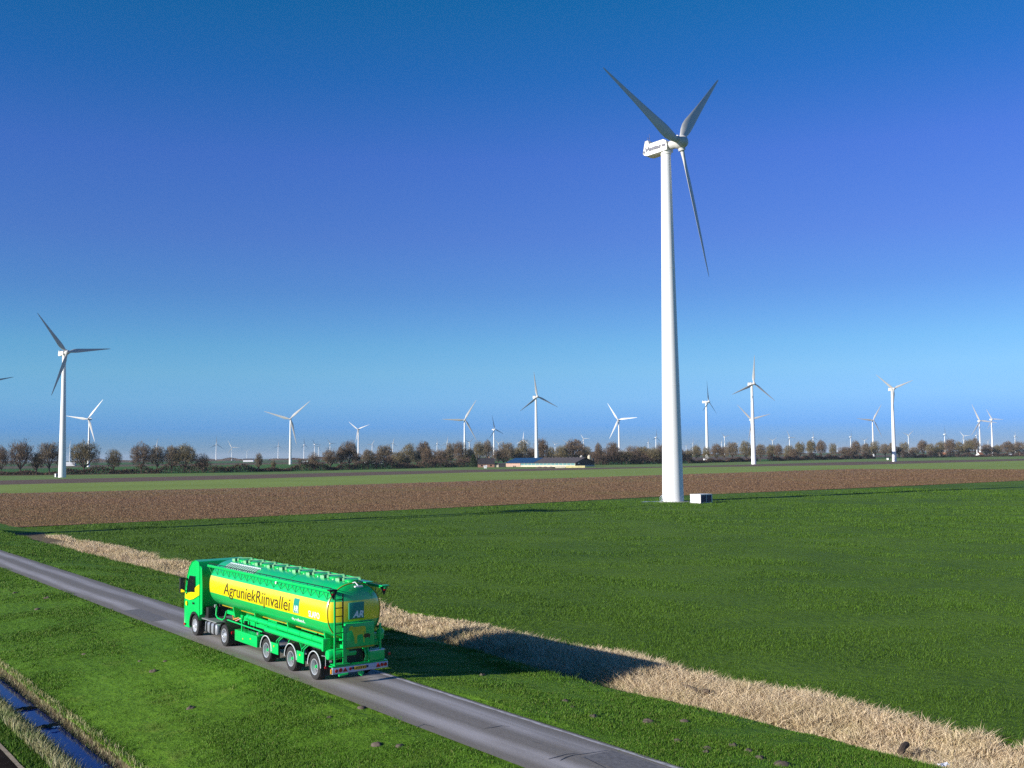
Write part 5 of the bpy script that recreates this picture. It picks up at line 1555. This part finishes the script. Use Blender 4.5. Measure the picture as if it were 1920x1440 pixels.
for sd_ in (1, -1):
    q = MB(); q.prism(top + bot, 'xz', sd_ * 1.195, sd_ * (YC - 0.002)); q.build('stripe', M['yellow'], cab, smooth=0)
    q = MB(); q.prism([(15.5, 2.2), (16.7, 2.12), (16.62, 2.55), (16.3, 3.0), (15.55, 3.02)], 'xz', sd_ * 1.19, sd_ * (YC + 0.003)); q.build('side_window', M['glass'], cab, smooth=0)
    q = MB(); q.box((15.75, sd_ * 1.26, 1.62), (0.16, 0.03, 0.1), 0.01); q.build('door_handle', M['black'], cab)
    q = MB(); q.lathe([(0, 0.012), (0.12, 0.01), (0.12, 0)], 'y', 20, (16.75, sd_ * 1.25, 1.52)); q.build('emblem', M['yellow'], cab)
    outer = arc(15.55, 0.50, 0.72, -8, 150); inner = arc(15.55, 0.50, 0.60, 150, -8)
    q = MB(); q.prism(outer + inner, 'xz', sd_ * 0.8, sd_ * 1.27); q.build('wheel_arch', M['black'], cab, 50)
    # mirrors
    q = MB(); q.box((16.72, sd_ * 1.50, 2.47), (0.16, 0.26, 0.78), 0.04); mo = q.build('mirror_housing', M['black'], cab)
    q = MB(); q.box((16.635, sd_ * 1.50, 2.55), (0.012, 0.2, 0.46)); q.build('mirror_glass', M['mirror'], cab, smooth=0)
    q = MB(); q.box((16.635, sd_ * 1.50, 2.2), (0.012, 0.2, 0.16)); q.build('mirror_glass', M['mirror'], cab, smooth=0)
    q = MB(); q.box((16.83, sd_ * 1.50, 2.3), (0.08, 0.2, 0.4), 0.03); q.build('mirror_cover', M['yellow'], cab)
    q = MB(); q.tube([(16.72, sd_ * 1.2, 2.8), (16.72, sd_ * 1.42, 2.78)], 0.03, 6); q.tube([(16.72, sd_ * 1.2, 2.15), (16.72, sd_ * 1.42, 2.18)], 0.03, 6); q.build('mirror_arm', M['black'], cab)
    # roof side fairing behind the cab
    q = MB(); q.prism([(14.86, 1.1), (14.86, 3.6), (14.62, 3.5), (14.52, 2.6), (14.52, 1.2)], 'xz', sd_ * 1.17, sd_ * 1.215); q.build('side_fairing', M['green'], cab, smooth=0)
    q = MB(); q.box((17.05, sd_ * 0.95, 0.75), (0.1, 0.4, 0.22), 0.03); q.build('headlight', M['slat'], cab)
    q = MB(); q.box((14.9, sd_ * 1.25, 0.55), (0.2, 0.05, 0.2), 0.02); q.build('corner_step', M['black'], cab)
q = MB(); q.prism([(16.62, 2.9), (16.92, 2.1), (17.02, 2.12), (16.72, 2.95)], 'xz', -1.05, 1.05); q.build('windscreen', M['glass'], cab, smooth=0)
q = MB(); q.lathe([(0, 0.03), (0.04, 0.02), (0.04, 0)], 'x', 10, (14.85, 0.92, 3.25)); o = q.build('rear_cab_lamp', M['amber'], cab); o.scale = (1, 1, 1)
q = MB(); q.box((17.1, 0, 0.5), (0.14, 2.4, 0.3), 0.04); q.build('front_bumper', M['black'], truck)
q = MB(); q.box((17.0, 1.25, 0.42), (0.2, 0.05, 0.1), 0.01); q.build('side_lamp', M['red'], truck)
for sd_ in (1, -1):
    q = MB(); q.box((13.6, sd_ * 0.42, 0.92), (6.6, 0.09, 0.28)); q.build('chassis_rail', M['black'], truck, smooth=0)
    q = MB(); q.box((13.28, sd_ * 0.98, 0.64), (1.62, 0.52, 0.56), 0.12); ft = q.build('fuel_tank', M['fuel'], truck, 60)
    for x in (12.75, 13.28, 13.8):
        q = MB(); q.box((x, sd_ * 0.98, 0.64), (0.06, 0.54, 0.58), 0.125); q.build('strap', M['black'], ft, 60)
    q = MB(); q.box((10.72, sd_ * 0.95, 0.72), (0.06, 0.42, 0.12), 0.01); q.build('tail_lamp', M['red'], truck)
q = MB(); q.box((13.6, 0.95, 0.98), (2.0, 0.5, 0.05)); q.box((12.9, 0, 1.02), (2.6, 0.9, 0.05)); q.build('deck_plate', M['steel'], truck, smooth=0)
q = MB(); q.box((14.45, 0.72, 1.22), (0.5, 0.6, 0.65), 0.05); q.build('air_intake', M['black'], truck)
q = MB(); q.box((14.55, -0.3, 1.25), (0.3, 1.3, 0.8), 0.05); q.build('engine_cover', M['black'], truck)
q = MB(); q.lathe([(0.55, 0), (0.55, 0.06), (0.2, 0.08)], 'z', 24, (11.6, 0, 1.06)); q.build('fifth_wheel', M['black'], truck)
q = MB(); q.box((11.8, 0, 1.40), (2.6, 0.9, 0.18)); q.build('kingpin_plate', M['green'], truck, smooth=0)
q = MB(); q.tube([(13.2, 0.95, 1.72), (13.2, 0.98, 1.28), (12.95, 1.0, 1.16), (12.3, 1.0, 1.14), (12.05, 0.98, 1.25), (12.0, 0.9, 1.6)], 0.04, 8); q.build('air_pipe', M['green'], truck)
q = MB(); q.lathe([(0.0, -.05), (0.08, -.04), (0.08, .04), (0, .05)], 'y', 14, (13.25, 1.0, 1.72)); q.build('pipe_flange', M['steel'], truck)
for i, (c_, mt) in enumerate((((11.3, 0.7, 1.18), 'red'), ((11.6, 0.7, 1.22), 'amber'))):
    q = MB(); q.tube([(c_[0] + 0.6, 0.5, 1.3), c_, (c_[0] - 0.2, 0.5, 1.3)], 0.03, 6); q.build('air_hose', M[mt], truck)

# ------------------------------------------------------------------ haze: the damp winter air over the polder
hm, hn, hl_, hb = nodes_of('haze_air')
hn.remove(hb)
pv = hn.new('ShaderNodeVolumePrincipled')
pv.inputs['Color'].default_value = (0.72, 0.84, 1.0, 1)
pv.inputs['Density'].default_value = 3.2e-5
pv.inputs['Anisotropy'].default_value = 0.0
hl_.new(pv.outputs[0], hn['Material Output'].inputs['Volume'])
q = MB(); q.box((0, 0, 0), (1, 1, 1))
hz = q.build('haze', hm, None, smooth=0, label='thin bluish haze over the whole polder', cat='haze', kind='stuff')
hz.scale = (2 * B * 1.5, 2 * B * 1.5, 123.0)
hz.location = (0, 0, 123.0 / 2 - 3.6)
